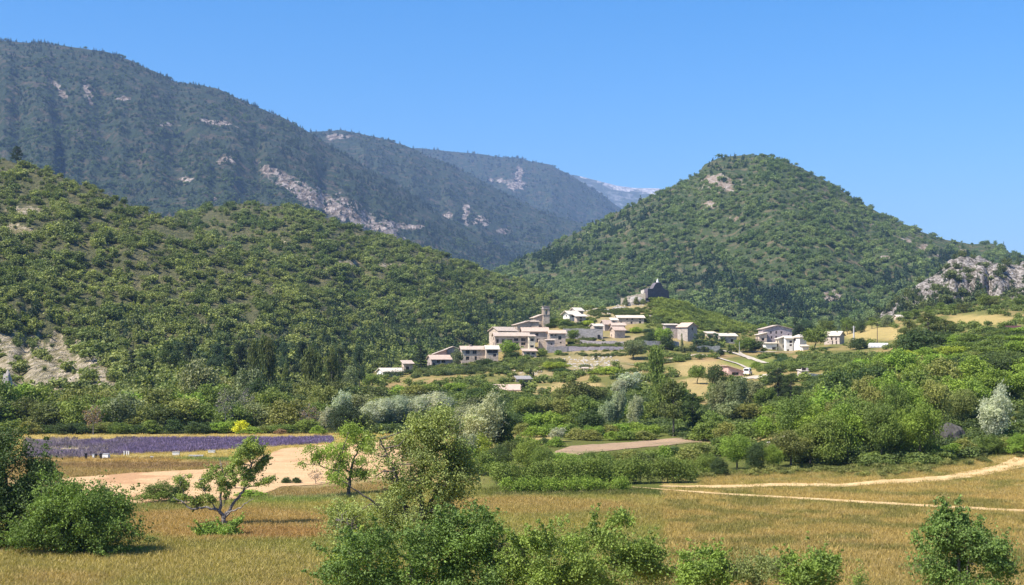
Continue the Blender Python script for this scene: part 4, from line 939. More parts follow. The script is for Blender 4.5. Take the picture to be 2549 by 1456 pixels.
def castle():
    D = 560; u0 = 1190; k = .07; cx = 1612; th = R(52); rng = random.Random(4)
    def pt(u, v): px = 1528.8 + u * k; py = 662.5 + v * k; return ((px - cx) / F * D / math.cos(th), wz(py, D) - 34)
    e = empty('castle_ruin', (wx(cx, D), D, 34), th); tag(e, 'ruined castle keep, tall jagged shaded wall on the village crest', 'castle ruin')
    top = [(1190, 810), (1270, 790), (1330, 802), (1400, 765), (1440, 710), (1470, 655), (1520, 600), (1560, 560), (1600, 552), (1640, 560), (1690, 535), (1740, 560), (1765, 620), (1790, 680), (1830, 750), (1900, 785), (1960, 780), (2010, 800), (2050, 850), (2062, 960), (2080, 1080)]
    P_ = [pt(u + rng.uniform(-6, 6), v + rng.uniform(-7, 7)) for u, v in top]; T = 1.6
    mb = MB()
    for (a, b) in zip(P_[:-1], P_[1:]):
        if b[0] - a[0] < .02: b = (a[0] + .02, b[1])
        q = [(a[0], -4), (b[0], -4), (b[0], b[1]), (a[0], a[1])]
        n = 7
        for r in range(n):
            f0, f1 = r / n, (r + 1) / n
            mb.poly([(x, rng.uniform(-.04, .04) * 0, -4 + (z + 4) * f) for x, z, f in ((a[0], a[1], f0), (b[0], b[1], f0), (b[0], b[1], f1), (a[0], a[1], f1))])
        mb.poly([(a[0], T, -4), (a[0], T, a[1]), (b[0], T, b[1]), (b[0], T, -4)])
        mb.poly([(a[0], 0, a[1]), (b[0], 0, b[1]), (b[0], T, b[1]), (a[0], T, a[1])])
    mb.poly([(P_[0][0], 0, -4), (P_[0][0], 0, P_[0][1]), (P_[0][0], T, P_[0][1]), (P_[0][0], T, -4)]); mb.poly([(P_[-1][0], 0, -4), (P_[-1][0], T, -4), (P_[-1][0], T, P_[-1][1]), (P_[-1][0], 0, P_[-1][1])])
    w = mb.build('keep_wall', WALL, e); w.color = (.13, .115, .13, 1)  # shade on the keep front is put into this dark bluish colour
    lb = MB(); x = P_[0][0]
    for j in range(2):
        y0, y1 = T + .05 + j * .8, T + .05 + (j + 1) * .8; h0, h1 = P_[0][1] - .1 - j * .16 + rng.uniform(-.2, .2), 0
        lb.box(x, y0, -4, x + 1.3, y1 - .002, h0)
    lb.build('side_wall', WALL, e).color = (.5, .46, .4, 1)  # sunlit return of the keep, its light put into a paler stone colour
    # low ruined outer walls to the left of the keep
    for n_, (pa, pb, yt, yb_, Dd, lbl) in enumerate(((1545, 1566, 725, 748, 556, 'stubby ruined wall furthest left of the castle keep'), (1566, 1586, 719, 746, 558, 'rounded ruined wall with two humps, left of the castle keep'), (1587, 1606, 719, 748, 559, 'crumbling ruined wall against the left of the castle keep'))):
        o = stone_wall(lbl, pa, pb, Dd + 1, Dd - 1, yt + 16, yt + 12, yb_, yb_ + 4, (.30, .265, .21), 1.2, name='ruined_wall', n=12); o['group'] = 'outer walls of the ruin'
    # pillar and white statue
    pz = wz(700, D); e2 = empty('stone_pillar', (wx(1636, D + 8), D + 8, pz - 3)); tag(e2, 'slim stone pillar carrying the white statue on the castle', 'pillar')
    pb_ = MB(); pb_.box(-.32, -.32, -3, .32, .32, 2.7); pb_.box(-.42, -.42, 2.703, .42, .42, 3.0); pb_.build('shaft', WALL, e2).color = (.5, .47, .42, 1)
    st = MB(); st.lathe([(.50, 0), (.46, .25), (.36, .6), (.30, .85), (.33, 1.0), (.24, 1.12), (.10, 1.18), (.15, 1.25), (.16, 1.36), (.09, 1.46), (.02, 1.50)], 14)
    s = st.build('statue', WHITE); s.location = (wx(1636, D + 8), D + 8, pz + .003); tag(s, 'small white robed statue standing on top of the castle ruin', 'statue')
def rock(name, label, px, D, yt, wpx, seed, cat='rock', mat=None, squash=1.0, dz=0):
    z = float(surf(px, D)); h = max(wz(yt, D) - z, .6); w = wpx / F * D; rng = np.random.default_rng(seed)
    bm = bmesh.new(); bmesh.ops.create_icosphere(bm, subdivisions=4, radius=1)
    for v in bm.verts:
        p = np.array(v.co); q = p * 1.7 + seed
        n = fbm(np.array([q[0] + q[2] * .7]), np.array([q[1] - q[2] * .9]), seed, 4)[0]
        n2 = fbm(np.array([q[0] * 3]), np.array([q[2] * 3 + q[1]]), seed + 3, 3)[0]
        v.co = Vector(p) * (0.72 + .5 * n + .16 * round(n2 * 4) / 4)
    me = bpy.data.meshes.new(name); bm.to_mesh(me); bm.free()
    o = link(name, me, mat or ROCK); o.location = (wx(px, D), D, z + dz); o.scale = (w * .5, w * .35 * squash, h); tag(o, label, cat); return o

# ------------------------------------------------------------------ hand-shaped near trees
def hero(name, label, cat, px, D, paths_lobes, col, leaf, n, r0, trunk=None, group=None, twig=3, tw=.008, kw=None, base=None, bark=None, limbs=None, RS=1.3, gs=.55, sprigs=0):
    """lobes in picture units: (px, py, radius_px, depth m) -> metres around the foot"""
    z = float(surf(px, D)) if base is None else base; rng = np.random.default_rng(int(px + D)); m = D / F; x0 = wx(px, D)
    o = empty(name, (x0, D, z)); tag(o, label, cat, group)
    lb = []
    for q in paths_lobes:
        u, v, r = q[:3]; dy = q[3] if len(q) > 3 else rng.normal() * r * m * 1.4
        lb.append((wx(u, D) - x0, dy, wz(v, D) - z, r * m * RS))
    def P3(l): return [((wx(a[0], D) - x0), (a[2] if len(a) > 2 else 0.0), wz(a[1], D) - z) for a in l]
    paths = []
    if limbs:
        for l in limbs:
            pp = P3(l['p']); nn = len(pp) * 4; t = np.linspace(0, 1, len(pp)); tt = np.linspace(0, 1, nn); A = np.array(pp)
            q = np.column_stack([np.interp(tt, t, A[:, i]) for i in range(3)]); q[1:-1] += rng.normal(size=(nn - 2, 3)) * .03
            paths.append(np.column_stack([q, np.linspace(l['r'][0], l['r'][1], nn)]))
        allp = np.vstack([p[:, :3] for p in paths])
        for l in lb:
            c = np.array(l[:3]); j = int(np.argmin(np.linalg.norm(allp - c, axis=1))); a = allp[j]
            mid = (a + c) / 2 + rng.normal(size=3) * .12; paths.append(np.array([(*a, r0 * .22), (*mid, r0 * .15), (*c, r0 * .08)]))
    else:
        tr = P3(trunk); paths = grow(rng, tr, lb, r0, wob=.07)
    paths += twigs(rng, lb, twig, tw)
    big = list(lb); cen = np.mean([l[:3] for l in lb], axis=0)
    for k in range(sprigs):
        l = big[rng.integers(len(big))]; dr = np.array(l[:3]) - cen; dr /= np.linalg.norm(dr) + .1; dr = dr + rng.normal(size=3) * .45 + (0, 0, .55); dr /= np.linalg.norm(dr)
        ln = l[3] * rng.uniform(1.5, 2.6); pa = []
        for q in range(6):
            c = np.array(l[:3]) + dr * ln * q / 5 + rng.normal(size=3) * .03; pa.append((*c, tw * (1 - q / 6.5)))
            if q > 1: lb.append((*c, l[3] * (.30 - .03 * q)))
        paths.append(np.array(pa))
    V, Fc, fv = leaf_cards(rng, lb, n, leaf, **(kw or dict(jit=.9, shell=.3, fuzz=.45, gs=gs)))
    cm = np_mesh('crown', V, Fc, False, fv); c = link('crown', cm, LEAF, o); g = G[col] if isinstance(col, str) else col; c.color = (*g, 1)
    TV, TF = tubes(paths, 7); tm = np_mesh('trunk', TV, TF, True); link('trunk', tm, bark or BARK, o)
    return o
def blob(cx, cy, rx, ry, n, r, seed, dm=1.5, top=None):
    rg = random.Random(seed); res = []
    while len(res) < n:
        a = rg.uniform(-1, 1); b = rg.uniform(-1, 1)
        if a * a + b * b > 1: continue
        res.append((cx + a * rx, cy + b * ry, r * rg.uniform(.65, 1.25), rg.uniform(-dm, dm) * math.sqrt(max(0.05, 1 - a * a - b * b))))
    return res

# ================================================================== build
build_ground(); build_hills()
def locD(px, py, lo=150, hi=600):
    D = np.linspace(lo, hi, 900); y = pyz(ground_z(np.full(900, float(px)), D), D); return float(D[np.argmin(np.abs(y - py))])
WHEAT = field_mat('stubble', srgb(200, 164, 122, .75), srgb(214, 180, 138, .8), srgb(190, 150, 112, .75), .25, 1.6)
LAVG = field_mat('lavender_soil', srgb(88, 76, 112, .8), srgb(150, 135, 120, .8), srgb(175, 160, 130, .8), .5, 2.0, .6)
FALLOW = field_mat('fallow_soil', srgb(140, 120, 104, .8), srgb(182, 154, 120, .85), srgb(128, 122, 84, .8))
TRACK = field_mat('dry_track', srgb(196, 164, 116, .85), srgb(212, 184, 138, .9), None, 1, 1)
ROADM = field_mat('pale_gravel', srgb(190, 178, 160, .7), srgb(210, 198, 180, .75), None, 1, 1)
sheet('wheat_field', [(150, 1190), (220, 1186), (340, 1176), (500, 1168), (600, 1160), (640, 1140), (700, 1118), (780, 1110), (900, 1106), (1000, 1104)], [(150, 1205), (230, 1245), (300, 1252), (500, 1253), (640, 1235), (700, 1212), (850, 1204), (1000, 1200)], WHEAT, .05)
sheet('lavender_field', [(60, 1094), (200, 1093), (400, 1092), (600, 1092), (830, 1090)], [(60, 1140), (200, 1139), (330, 1130), (450, 1126), (560, 1120), (650, 1113), (740, 1108), (830, 1104)], LAVG, .05)
sheet('fallow_field', [(1366, 1138), (1385, 1122), (1420, 1110), (1560, 1100), (1700, 1092), (1760, 1090), (1960, 1075)], [(1366, 1140), (1390, 1148), (1450, 1130), (1560, 1116), (1700, 1104), (1760, 1100), (1960, 1090)], FALLOW, .06)
sheet('farm_track', [(1570, 1213), (1800, 1229), (2000, 1240), (2300, 1258), (2560, 1272)], [(1570, 1213.5), (1700, 1225), (1800, 1233), (2000, 1245), (2300, 1264), (2560, 1279)], TRACK, .05, rag=1.0)
sheet('mown_track', [(1640, 1211), (1800, 1208), (1950, 1203), (2100, 1205), (2250, 1198), (2350, 1190), (2430, 1176), (2560, 1150)], [(1640, 1211.5), (1720, 1215), (1800, 1216), (1950, 1211), (2100, 1213), (2250, 1208), (2350, 1202), (2430, 1192), (2560, 1168)], TRACK, .05, rag=2.0)
Lq = lambda l: [(p, locD(p, y, 300, 520)) for p, y in l]
ribbon('road', Lq([(1788, 871), (1805, 875), (1835, 882), (1868, 893), (1885, 899), (1910, 905)]), 2.6, ROADM, .25)
ribbon('lane', [Lq([(1560, 908), (1640, 900), (1690, 893), (1737, 883), (1752, 884)]), Lq([(1740, 884), (1790, 893), (1830, 905), (1864, 918)]), Lq([(1868, 893), (1840, 878), (1900, 877), (1975, 878)])], 1.3, ROADM, .3)
ribbon('yard', Lq([(1850, 940), (1890, 938), (1925, 934)]), 5.0, ROADM, .2)

FAR = far_protos()
v = lambda *a: np.array(a)
FG1, FG2, FP1, FP2 = v(.095, .138, .040), v(.200, .240, .078), v(.032, .060, .028), v(.07, .105, .045)
def pf_hump(px, py): return np.clip(.05 + .8 * ell(px, py, [(700, 880, 260, 60), (1000, 850, 240, 60), (1200, 800, 160, 40), (850, 790, 60, 30), (300, 820, 60, 30), (1100, 700, 60, 30), (120, 790, 60, 20)]) ** 1.6 - .1, 0, 1)
forest('wooded_hump', 26000, 3.1, (FG1, FG2), (FP1, FP2), ('hillside_forest', 'mixed oak and pine scrub covering the rounded middle hill'), (150, 1700), pf_hump, nsc=45)
forest('left_spur', 15500, 2.8, (v(.105, .142, .040), v(.215, .248, .078)), (FP1, FP2), ('hillside_forest', 'olive-green oak scrub covering the left hill spur'), (-500, 1000), pf_hump, nsc=45)
def pf_cone(px, py): return np.clip(1.7 * ell(px, py, [(1750, 690, 110, 55, 25), (1930, 745, 170, 42, 15), (2210, 700, 70, 38), (1560, 560, 110, 30, -25), (1400, 640, 130, 36, -20), (1800, 404, 84, 24), (1960, 770, 200, 25), (2350, 650, 50, 30)]) - .55, 0.04, 1)
forest('cone_hill', 30000, 3.9, (v(.095, .150, .055), v(.185, .245, .098)), (v(.018, .044, .028), v(.042, .078, .044)), ('conical_hill_forest', 'scrub and pine wood covering the cone-shaped hill'), (1150, 2700), pf_cone, nsc=40)
def pf_mt(px, py):
    n = fbm(px / 90, py / 40, 5, 3); crest = py - L(px, HILLS['big_mountain']['sil'])
    return np.clip(.15 + (n > .5) * .55 + (crest < 35) * .5 + ell(px, py, [(370, 480, 120, 45), (900, 480, 200, 60, 25)]) * .6 - .2 * (crest > 220), 0, .95)
forest('big_mountain', 42000, 5.6, (v(.048, .084, .034), v(.100, .145, .058)), (v(.022, .040, .026), v(.042, .068, .036)), ('mountain_forest', 'dark forest covering the big mountain on the left'), (-250, 1500), pf_mt, nsc=60)
forest('second_mountain', 16000, 6.5, (v(.045, .075, .034), v(.09, .12, .055)), (v(.022, .038, .024), v(.04, .064, .034)), ('mountain_forest', 'dark forest on the second mountain behind the big one'), (650, 1560), lambda a, b: np.full(a.shape, .5), nsc=60)
forest('third_mountain', 11000, 8.0, (v(.045, .07, .026), v(.08, .105, .045)), (v(.020, .034, .020), v(.034, .054, .028)), ('mountain_forest', 'bluish dark forest on the third mountain towards the gap'), (900, 1650), lambda a, b: np.full(a.shape, .5), nsc=60)
forest('rocky_ridge', 7000, 3.4, (v(.075, .105, .04), v(.14, .17, .07)), (FP1, FP2), ('ridge_shrubs', 'dark shrubs dotted over the white rocky ridge'), (2090, 3000), lambda a, b: np.where(b > 700, .4, .15), dens=lambda a, b: np.where(b > L(a, [(2100, 760), (2300, 735), (2400, 720), (2526, 735)]), .95, .42) * 1.0)

# scrub on the open slopes round the village and behind the belts
def slope_scrub():
    rng = np.random.default_rng(77); n = 9000; px = rng.uniform(700, 2900, n); D = rng.uniform(300, 720, n); z = ground_z(px, D); py = pyz(z, D); X = wx(px, D)
    g = fbm(X / 12, D / 12, 91, 4)
    veto = ell(px, py, [(1320, 850, 120, 38), (1540, 825, 75, 40), (1175, 890, 90, 28), (1700, 828, 34, 28), (1960, 850, 90, 30), (2080, 846, 30, 16), (1830, 925, 50, 14), (1790, 918, 130, 24), (1730, 965, 40, 35), (1470, 860, 90, 24), (1440, 905, 90, 20), (2170, 832, 80, 18), (2440, 797, 90, 13), (1430, 962, 130, 9), (1560, 770, 60, 14), (1445, 795, 30, 18), (1910, 936, 80, 8), (1900, 890, 90, 14), (1000, 935, 70, 14)])
    keep = (g > .5) & (veto < .5) & (z > .8) & (z > hill_fn(px, D, HILLS['wooded_hump'])) & (z > hill_fn(px, D, HILLS['rocky_ridge']))
    up = ell(px, py, [(1720, 800, 120, 28), (1850, 815, 110, 22), (1620, 790, 60, 25)]); keep |= (up > .5) & (veto < .5) & (rng.random(n) < .8) & (z > 2)
    px, D, z, X, g = px[keep], D[keep], z[keep], X[keep], g[keep]; n = len(px)
    hh = rng.uniform(.7, 2.4, n); q = rng.random(n)[:, None]; c = (v(.10, .14, .04) * (1 - q) + v(.20, .25, .07) * q)
    scatter('slope_scrub', np.column_stack([X, D, z - .2]), rng.integers(0, 5, n), rng.random(n) * 6.28, np.column_stack([hh * 1.4, hh * 1.4, hh]), c, FAR, 'low green scrub dotted over the slopes around the village', 'scrub')
slope_scrub()
def thicket(name, label, n, pr, Dr, hr, fn, seed, cols, cat='undergrowth'):
    rng = np.random.default_rng(seed); px = rng.uniform(*pr, n); D = rng.uniform(*Dr, n); z = ground_z(px, D); py = pyz(z, D); k = fn(px, D, py); px, D, z, py = px[k], D[k], z[k], py[k]; n = len(px)
    X = wx(px, D); q = np.clip(fbm(X / 9, D / 9, seed, 3) * 1.8 - .4 + rng.normal(0, .2, n), 0, 1)[:, None]; c = (v(*cols[0]) * (1 - q) + v(*cols[1]) * q) * rng.uniform(.85, 1.15, n)[:, None]; hh = rng.uniform(*hr, n)
    scatter(name, np.column_stack([X, D, z - .25 * hh]), rng.integers(0, 5, n), rng.random(n) * 6.28, np.column_stack([hh * 1.5, hh * 1.5, hh]), c, MIDS, label, cat)
def mid_protos():
    col = bpy.data.collections.new('thicket_kinds')
    for k in range(5):
        rng = np.random.default_rng(300 + k); lb = lobes_in(rng, 16, lambda r: (lambda d: (d[0] * .36, d[1] * .36, .35 + abs(d[2]) * .4))(sph(r)), .14, .22, .4)
        V, Fc, fv = leaf_cards(rng, lb, 620, .11, jit=.8, aspect=.6, fuzz=.45); me = np_mesh('a%d' % k, V, Fc, False, fv); me.materials.append(LEAFI); col.objects.link(bpy.data.objects.new('a%d' % k, me))
    return col
MIDS = mid_protos()
thicket('thicket', 'dense green undergrowth filling the wooded slope on the right', 6000, (1680, 3000), (158, 350), (1.0, 2.1), lambda p, D, y: (y < L(p, [(1680, 1085), (1950, 1150), (2200, 1163), (2330, 1155), (2430, 1135), (2560, 1110), (2750, 1090)])) & ~((p < 2000) & (D > 290)) & ~((p < 2110) & (D > 318)) & ~(ell(p, y, [(1730, 970, 45, 36), (1900, 1098, 90, 12), (1790, 918, 140, 26)]) > .5), 31, ((.05, .08, .025), (.14, .19, .05)))
thicket('thicket', 'green undergrowth between the trees of the valley floor', 4200, (860, 1720), (208, 345), (1.0, 2.2), lambda p, D, y: (y < L(p, [(860, 1078), (1230, 1085), (1300, 1068), (1720, 1080)])) & ~(ell(p, y, [(1380, 975, 110, 16), (1430, 960, 80, 12), (1262, 978, 45, 12), (1730, 970, 45, 36), (1320, 1096, 100, 8)]) > .5) & ~((p > 1330) & (D > 330)), 32, ((.05, .08, .025), (.14, .19, .05)))
thicket('thicket', 'bright green bushes covering the slope right of the castle', 2600, (1630, 1900), (505, 610), (1.2, 2.8), lambda p, D, y: (y < L(p, [(1630, 800), (1690, 806), (1745, 820), (1840, 828), (1900, 815)])) & (y > L(p, [(1630, 752), (1700, 765), (1800, 790), (1900, 800)]) - 8) & (fbm(p / 9, D / 7, 12, 3) > .36), 34, ((.08, .12, .035), (.22, .27, .06)))
thicket('thicket', 'green bushes between the right-hand houses and the reservoir', 1500, (1890, 2300), (345, 450), (1.0, 2.3), lambda p, D, y: (y > 886) & (y < 928) & (fbm(p / 14, D / 9, 14, 3) > .43) & ~(ell(p, y, [(1990, 888, 40, 9), (1915, 900, 25, 10)]) > .5), 35, ((.06, .10, .03), (.17, .22, .055)))
thicket('thicket', 'ivy and shrubs growing on the terraces among the village walls', 2600, (1395, 1660), (452, 545), (.6, 1.6), lambda p, D, y: (fbm(p / 9, D / 5, 15, 3) > .40) & ~(ell(p, y, [(1540, 820, 70, 34), (1495, 820, 26, 22), (1385, 845, 26, 30), (1435, 785, 30, 18)]) > .5), 36, ((.06, .09, .03), (.20, .23, .07)))
thicket('thicket', 'shrubs on the bank below the lower village houses', 1000, (1030, 1400), (405, 450), (.7, 2.4), lambda p, D, y: (fbm(p / 10, D / 7, 16, 3) > .40) & (y > 897), 37, ((.06, .09, .03), (.17, .20, .06)))
thicket('broom', 'olive broom bushes along the bank above the farm tracks', 420, (1700, 2620), (128, 170), (.5, 1.1), lambda p, D, y: np.abs(y - L(p, [(1700, 1188), (1950, 1172), (2200, 1176), (2330, 1164), (2430, 1146), (2620, 1118)])) < 11, 33, ((.13, .15, .05), (.24, .25, .08)), 'broom')

# stones
def rubble():
    col = bpy.data.collections.new('stones'); rg = np.random.default_rng(9)
    for k in range(4):
        bm = bmesh.new(); bmesh.ops.create_icosphere(bm, subdivisions=2, radius=.5)
        for q in bm.verts: q.co = q.co * rg.uniform(.7, 1.15)
        me = bpy.data.meshes.new('s%d' % k); bm.to_mesh(me); bm.free(); me.materials.append(ROCK); col.objects.link(bpy.data.objects.new('s%d' % k, me))
    rng = np.random.default_rng(12); n = 60000; px = rng.uniform(1240, 1720, n); D = rng.uniform(395, 570, n); z = ground_z(px, D); py = pyz(z, D)
    m = ell(px, py, [(1450, 905, 75, 18), (1320, 925, 35, 18), (1290, 905, 50, 10), (1500, 900, 40, 14), (1570, 765, 45, 14), (1590, 745, 40, 10), (1630, 790, 30, 14), (1480, 780, 60, 12), (1660, 770, 30, 10)])
    k = (m + (fbm(px / 6, py / 4, 3, 3) - .5) * .5 > .55) & (rng.random(n) < .15); px, D, z = px[k], D[k], z[k]; n = len(px); s = .15 + .75 * rng.random(n) ** 3
    scatter('rubble', np.column_stack([wx(px, D), D, z]), rng.integers(0, 4, n), rng.random(n) * 6, np.column_stack([s, s, s * .7]), np.ones((n, 3)), col, 'pale stone rubble lying on the slopes below the village walls and castle', 'rubble')
rubble()
village(); castle()
stone_wall('upper terrace wall with dark arched opening, left of the cream house', 1401, 1500, 479, 481, 817, 819, 846, 847, (.40, .36, .33), arch=(1490, 480.6, 832.5, 846, .9))
stone_wall('middle terrace wall below the arched wall', 1443, 1553, 471, 471, 847, 850, 863, 864, (.42, .36, .35))
stone_wall('long lower terrace wall along the foot of the village', 1400, 1552, 459, 461, 862, 863, 884, 878, (.36, .31, .33))
stone_wall('grey wall right of the big round tree', 1600, 1690, 470, 474, 848, 850, 868, 868, (.36, .33, .32))
stone_wall('broken stone wall below the main block of houses', 1360, 1412, 457, 459, 862, 862, 884, 886, (.40, .35, .33))
stone_wall('garden wall with reddish base under the long pinkish house', 1130, 1200, 432, 433, 908, 910, 920, 922, PINK)
stone_wall('low garden wall at the foot of the lower houses', 1186, 1226, 420, 421, 931, 931, 941, 941, PINK)
stone_wall('pale reservoir wall along the lane on the right', 2014, 2076, 328, 332, 931, 930, 942, 942, (.62, .58, .54), t=1.2)
stone_wall('pale low wall half hidden by trees, centre right', 1895, 1935, 330, 333, 938, 936, 948, 948, (.6, .58, .56), t=1.0)
stone_wall('dry stone wall on top of the dark hedge by the field', 1734, 1792, 463, 466, 861, 861, 866, 866, (.45, .43, .38))
rock('boulder', 'bright white rock outcrop showing through the trees, lower right', 1956, 187, 1084, 66, 5)
rock('boulder', 'small white rock below the bright outcrop', 1915, 183, 1100, 22, 8)
rock('boulder', 'rock hump with shadowed face among the trees near the right edge', 2362, 177, 1052, 84, 12, mat=plain('shadowed_rock', (.10, .09, .08), .95, .6, 1.5))  # shadow on the outcrop's face is put into its dark base colour
rock('boulder', 'grey rock at the left edge above the riverside trees', 18, 296, 932, 34, 21)
rock('boulder', 'white crag beside the villa on the village crest', 1543, 548, 771, 40, 31)
rock('boulder', 'pale crag at the foot of the ruined walls', 1578, 556, 740, 46, 33)
rock('boulder', 'white crag left of the castle mound path', 1508, 540, 775, 26, 34)

# ---- small things by the lavender field
def crate(name, label, px, py, w, h, d, mat, cat, rot=0.1, lid=True):
    D = flatD(py); z = float(ground_z(px, D)); e = empty(name, (wx(px, D), D, z), rot); tag(e, label, cat)
    mb = MB(); mb.box(-w / 2, -d / 2, .08, w / 2, d / 2, h - .07); mb.box(-w / 2 + .03, -d / 2 + .03, 0, -w / 2 + .12, d / 2 - .03, .078); mb.box(w / 2 - .12, -d / 2 + .03, 0, w / 2 - .03, d / 2 - .03, .078)
    mb.build('body', mat, e)
    if lid: lb = MB(); lb.box(-w / 2 - .03, -d / 2 - .03, h - .068, w / 2 + .03, d / 2 + .03, h); lb.build('lid', GREY if mat is WHITE else mat, e)
    return e
crate('storage_box', 'white box at the lavender edge, left of the two square boxes', 438, 1134, .86, .50, .6, WHITE, 'box')
crate('storage_box', 'white box at the lavender edge, right of the two square boxes', 526.5, 1128, .88, .40, .6, WHITE, 'box', .05)
crate('feed_bin', 'black upright bin with pale cap at the left end of the group', 214, 1142, .30, .72, .3, BLACK, 'bin', .2)
crate('feed_bin', 'short black bin between the white tub and the slim black bin', 239, 1139, .26, .46, .3, BLACK, 'bin', .3)
crate('white_tub', 'small white tub touching the short black bin', 233, 1139, .24, .46, .3, WHITE, 'tub', 0)
crate('feed_bin', 'slim black bin left of the big white sack box', 251, 1141, .24, .62, .3, BLACK, 'bin', -.1)
crate('storage_box', 'large pinkish white box at the right end of the black bins', 264, 1140, .80, .56, .6, WHITE, 'box', -.2)
for i, (p, w) in enumerate(((309, .1), (315, .12), (320, .14))):
    D = flatD(1134); mb = MB(); mb.box(-w / 2, -.05, 0, w / 2, .05, .52); mb.box(-w / 2 - .03, -.08, .522, w / 2 + .03, .08, .58); o = mb.build('marker_post', WHITE); o.location = (wx(p, D), D, float(ground_z(p, D)))
    tag(o, ('leftmost', 'middle', 'rightmost')[i] + ' of the three little white posts in the lavender', 'post', 'white posts in the lavender')
D = flatD(1146); e = empty('sign_post', (wx(378, D), D, float(ground_z(378, D)))); tag(e, 'low wooden post with small pale board beyond the stubble', 'sign post')
mb = MB(); mb.box(-.04, -.04, 0, .04, .04, .45); mb.build('post', WOOD, e); mb = MB(); mb.box(-.2, -.06, .452, .2, .06, .56); mb.build('board', CONC, e)
D = flatD(1137); e = empty('pallet_stack', (wx(488, D), D, float(ground_z(488, D))), .1); tag(e, 'flat stack of pale boards between the two white boxes', 'pallet')
for k in range(3):
    mb = MB()
    for j in range(6): mb.box(-.9, -.45 + j * .16, k * .09 + .04, .9, -.34 + j * .16, k * .09 + .07)
    for j in (-.85, 0, .85): mb.box(j - .05, -.45, k * .09 + .001, j + .05, .46, k * .09 + .039)
    mb.build('pallet', CONC, e)
# ---- poles
def pole(label, px, D, yt, r, mat, name='utility_pole', arm=True):
    z = float(surf(px, D)); h = wz(yt, D) - z; e = empty(name, (wx(px, D), D, z)); tag(e, label, 'pole')
    mb = MB(); mb.lathe([(r, -.5), (r * .6, h)], 8); mb.build('post', mat, e)
    if arm: a = MB(); a.box(-.6, -.05, h - .5, .6, .05, h - .4); [a.lathe([(.04, 0), (.05, .1), (.02, .16)], 6, (x, 0, h - .398)) for x in (-.5, 0, .5)]; a.build('crossarm', mat, e)
    else:
        a = MB(); a.box(-.05, -.6, h, .05, .05, h + .06); a.box(-.1, -.8, h - .04, .1, -.5, h + .04); a.build('lamp_head', GREY, e)
pole('tall pale concrete pole right of the white-roofed house', 2124.5, 470, 811, .35, CONC)
pole('thin pole in front of the white house, lower left of the village', 925, 420, 930, .12, WOOD)
pole('thin street lamp beside the junction at the village entrance', 1840, 462, 851, .10, GREY, 'street_lamp', False)
pole('dark post standing alone on the upper meadow right', 2183, 470, 806, .14, WOOD)
# ---- white van seen from the rear
def van(label, px, D):
    z = float(ground_z(px, D)) + .25; e = empty('parked_van', (wx(px, D), D, z), R(-20)); tag(e, label, 'van')
    P_ = [(-.85, .35), (-.85, 1.05), (-.72, 1.75), (-.6, 1.85), (.6, 1.85), (.72, 1.75), (.85, 1.05), (.85, .35)]
    mb = MB(); mb.prism([(x, -2.0, q) for x, q in P_], [(x, 1.2, q) for x, q in P_]); P2 = [(-.85, .35), (-.84, 1.0), (.84, 1.0), (.85, .35)]; mb.prism([(x, 1.202, q) for x, q in P2], [(x, 2.1, q - (.1 if q > .5 else 0)) for x, q in P2])
    mb.build('body', WHITE, e)
    g = MB(); g.box(-.62, -2.02, 1.1, .62, -2.003, 1.62); g.build('rear_window', GLASS, e)
    for s in (-1, 1): g = MB(); g.box(s * .86 - .012, -1.4, 1.12, s * .86 - .0 + .012, .9, 1.5); g.build('side_window', GLASS, e)
    for s in (-1, 1): g = MB(); g.box(s * .75 - .08, -2.03, .7, s * .75 + .08, -2.003, 1.0); g.build('tail_light', plain('red_lens', (.4, .02, .02), .3), e)
    for sx in (-.8, .8):
        for sy in (-1.3, 1.3):
            w = MB(); w.lathe([(.32, -.1), (.34, -.05), (.34, .05), (.32, .1)], 16); o = w.build('wheel', TYRE, e); o.rotation_euler = (0, R(90), 0); o.location = (sx, sy, .34)
van('white van parked beside the pink bungalow', 1860.5, 378)
# ---- greenhouse tunnel
D = 458; e = empty('white_tunnel', (wx(2186, D), D, float(ground_z(2186, D))), R(8)); tag(e, 'white plastic-covered tunnel low on the right-hand slope', 'greenhouse')
mb = MB(); pr = [(1.2 * math.cos(a), 1.45 * math.sin(a)) for a in np.linspace(0, math.pi, 11)]
mb.prism([(-3.1, a, b) for a, b in pr], [(3.1, a, b) for a, b in pr]); mb.build('cover', WHITE, e)
mb = MB()
for k in range(6): 
    x = -3.0 + k * 1.2; pr2 = [(1.24 * math.cos(a), 1.49 * math.sin(a)) for a in np.linspace(0, math.pi, 11)]; mb.prism([(x - .04, a, b) for a, b in pr2], [(x + .04, a, b) for a, b in pr2])
mb.build('hoops', GREY, e)
D = 392; e = empty('garden_pavilion', (wx(1456, D), D, float(ground_z(1456, D)))); tag(e, 'little open pavilion with pale roof between round tree and lime bush', 'pavilion')
mb = MB(); [mb.box(x - .05, y - .05, -.3, x + .05, y + .05, 1.5) for x in (-.8, .8) for y in (-.6, .6)]; mb.build('posts', WOOD, e); mb = MB(); mb.prism([(-1, -.8, 1.6), (1, -.8, 1.6), (1, .8, 1.9), (-1, .8, 1.9)], [(-1, -.8, 1.503), (1, -.8, 1.503), (1, .8, 1.803), (-1, .8, 1.803)]); o = mb.build('roof', TILES, e); o.color = (*RT, 1)

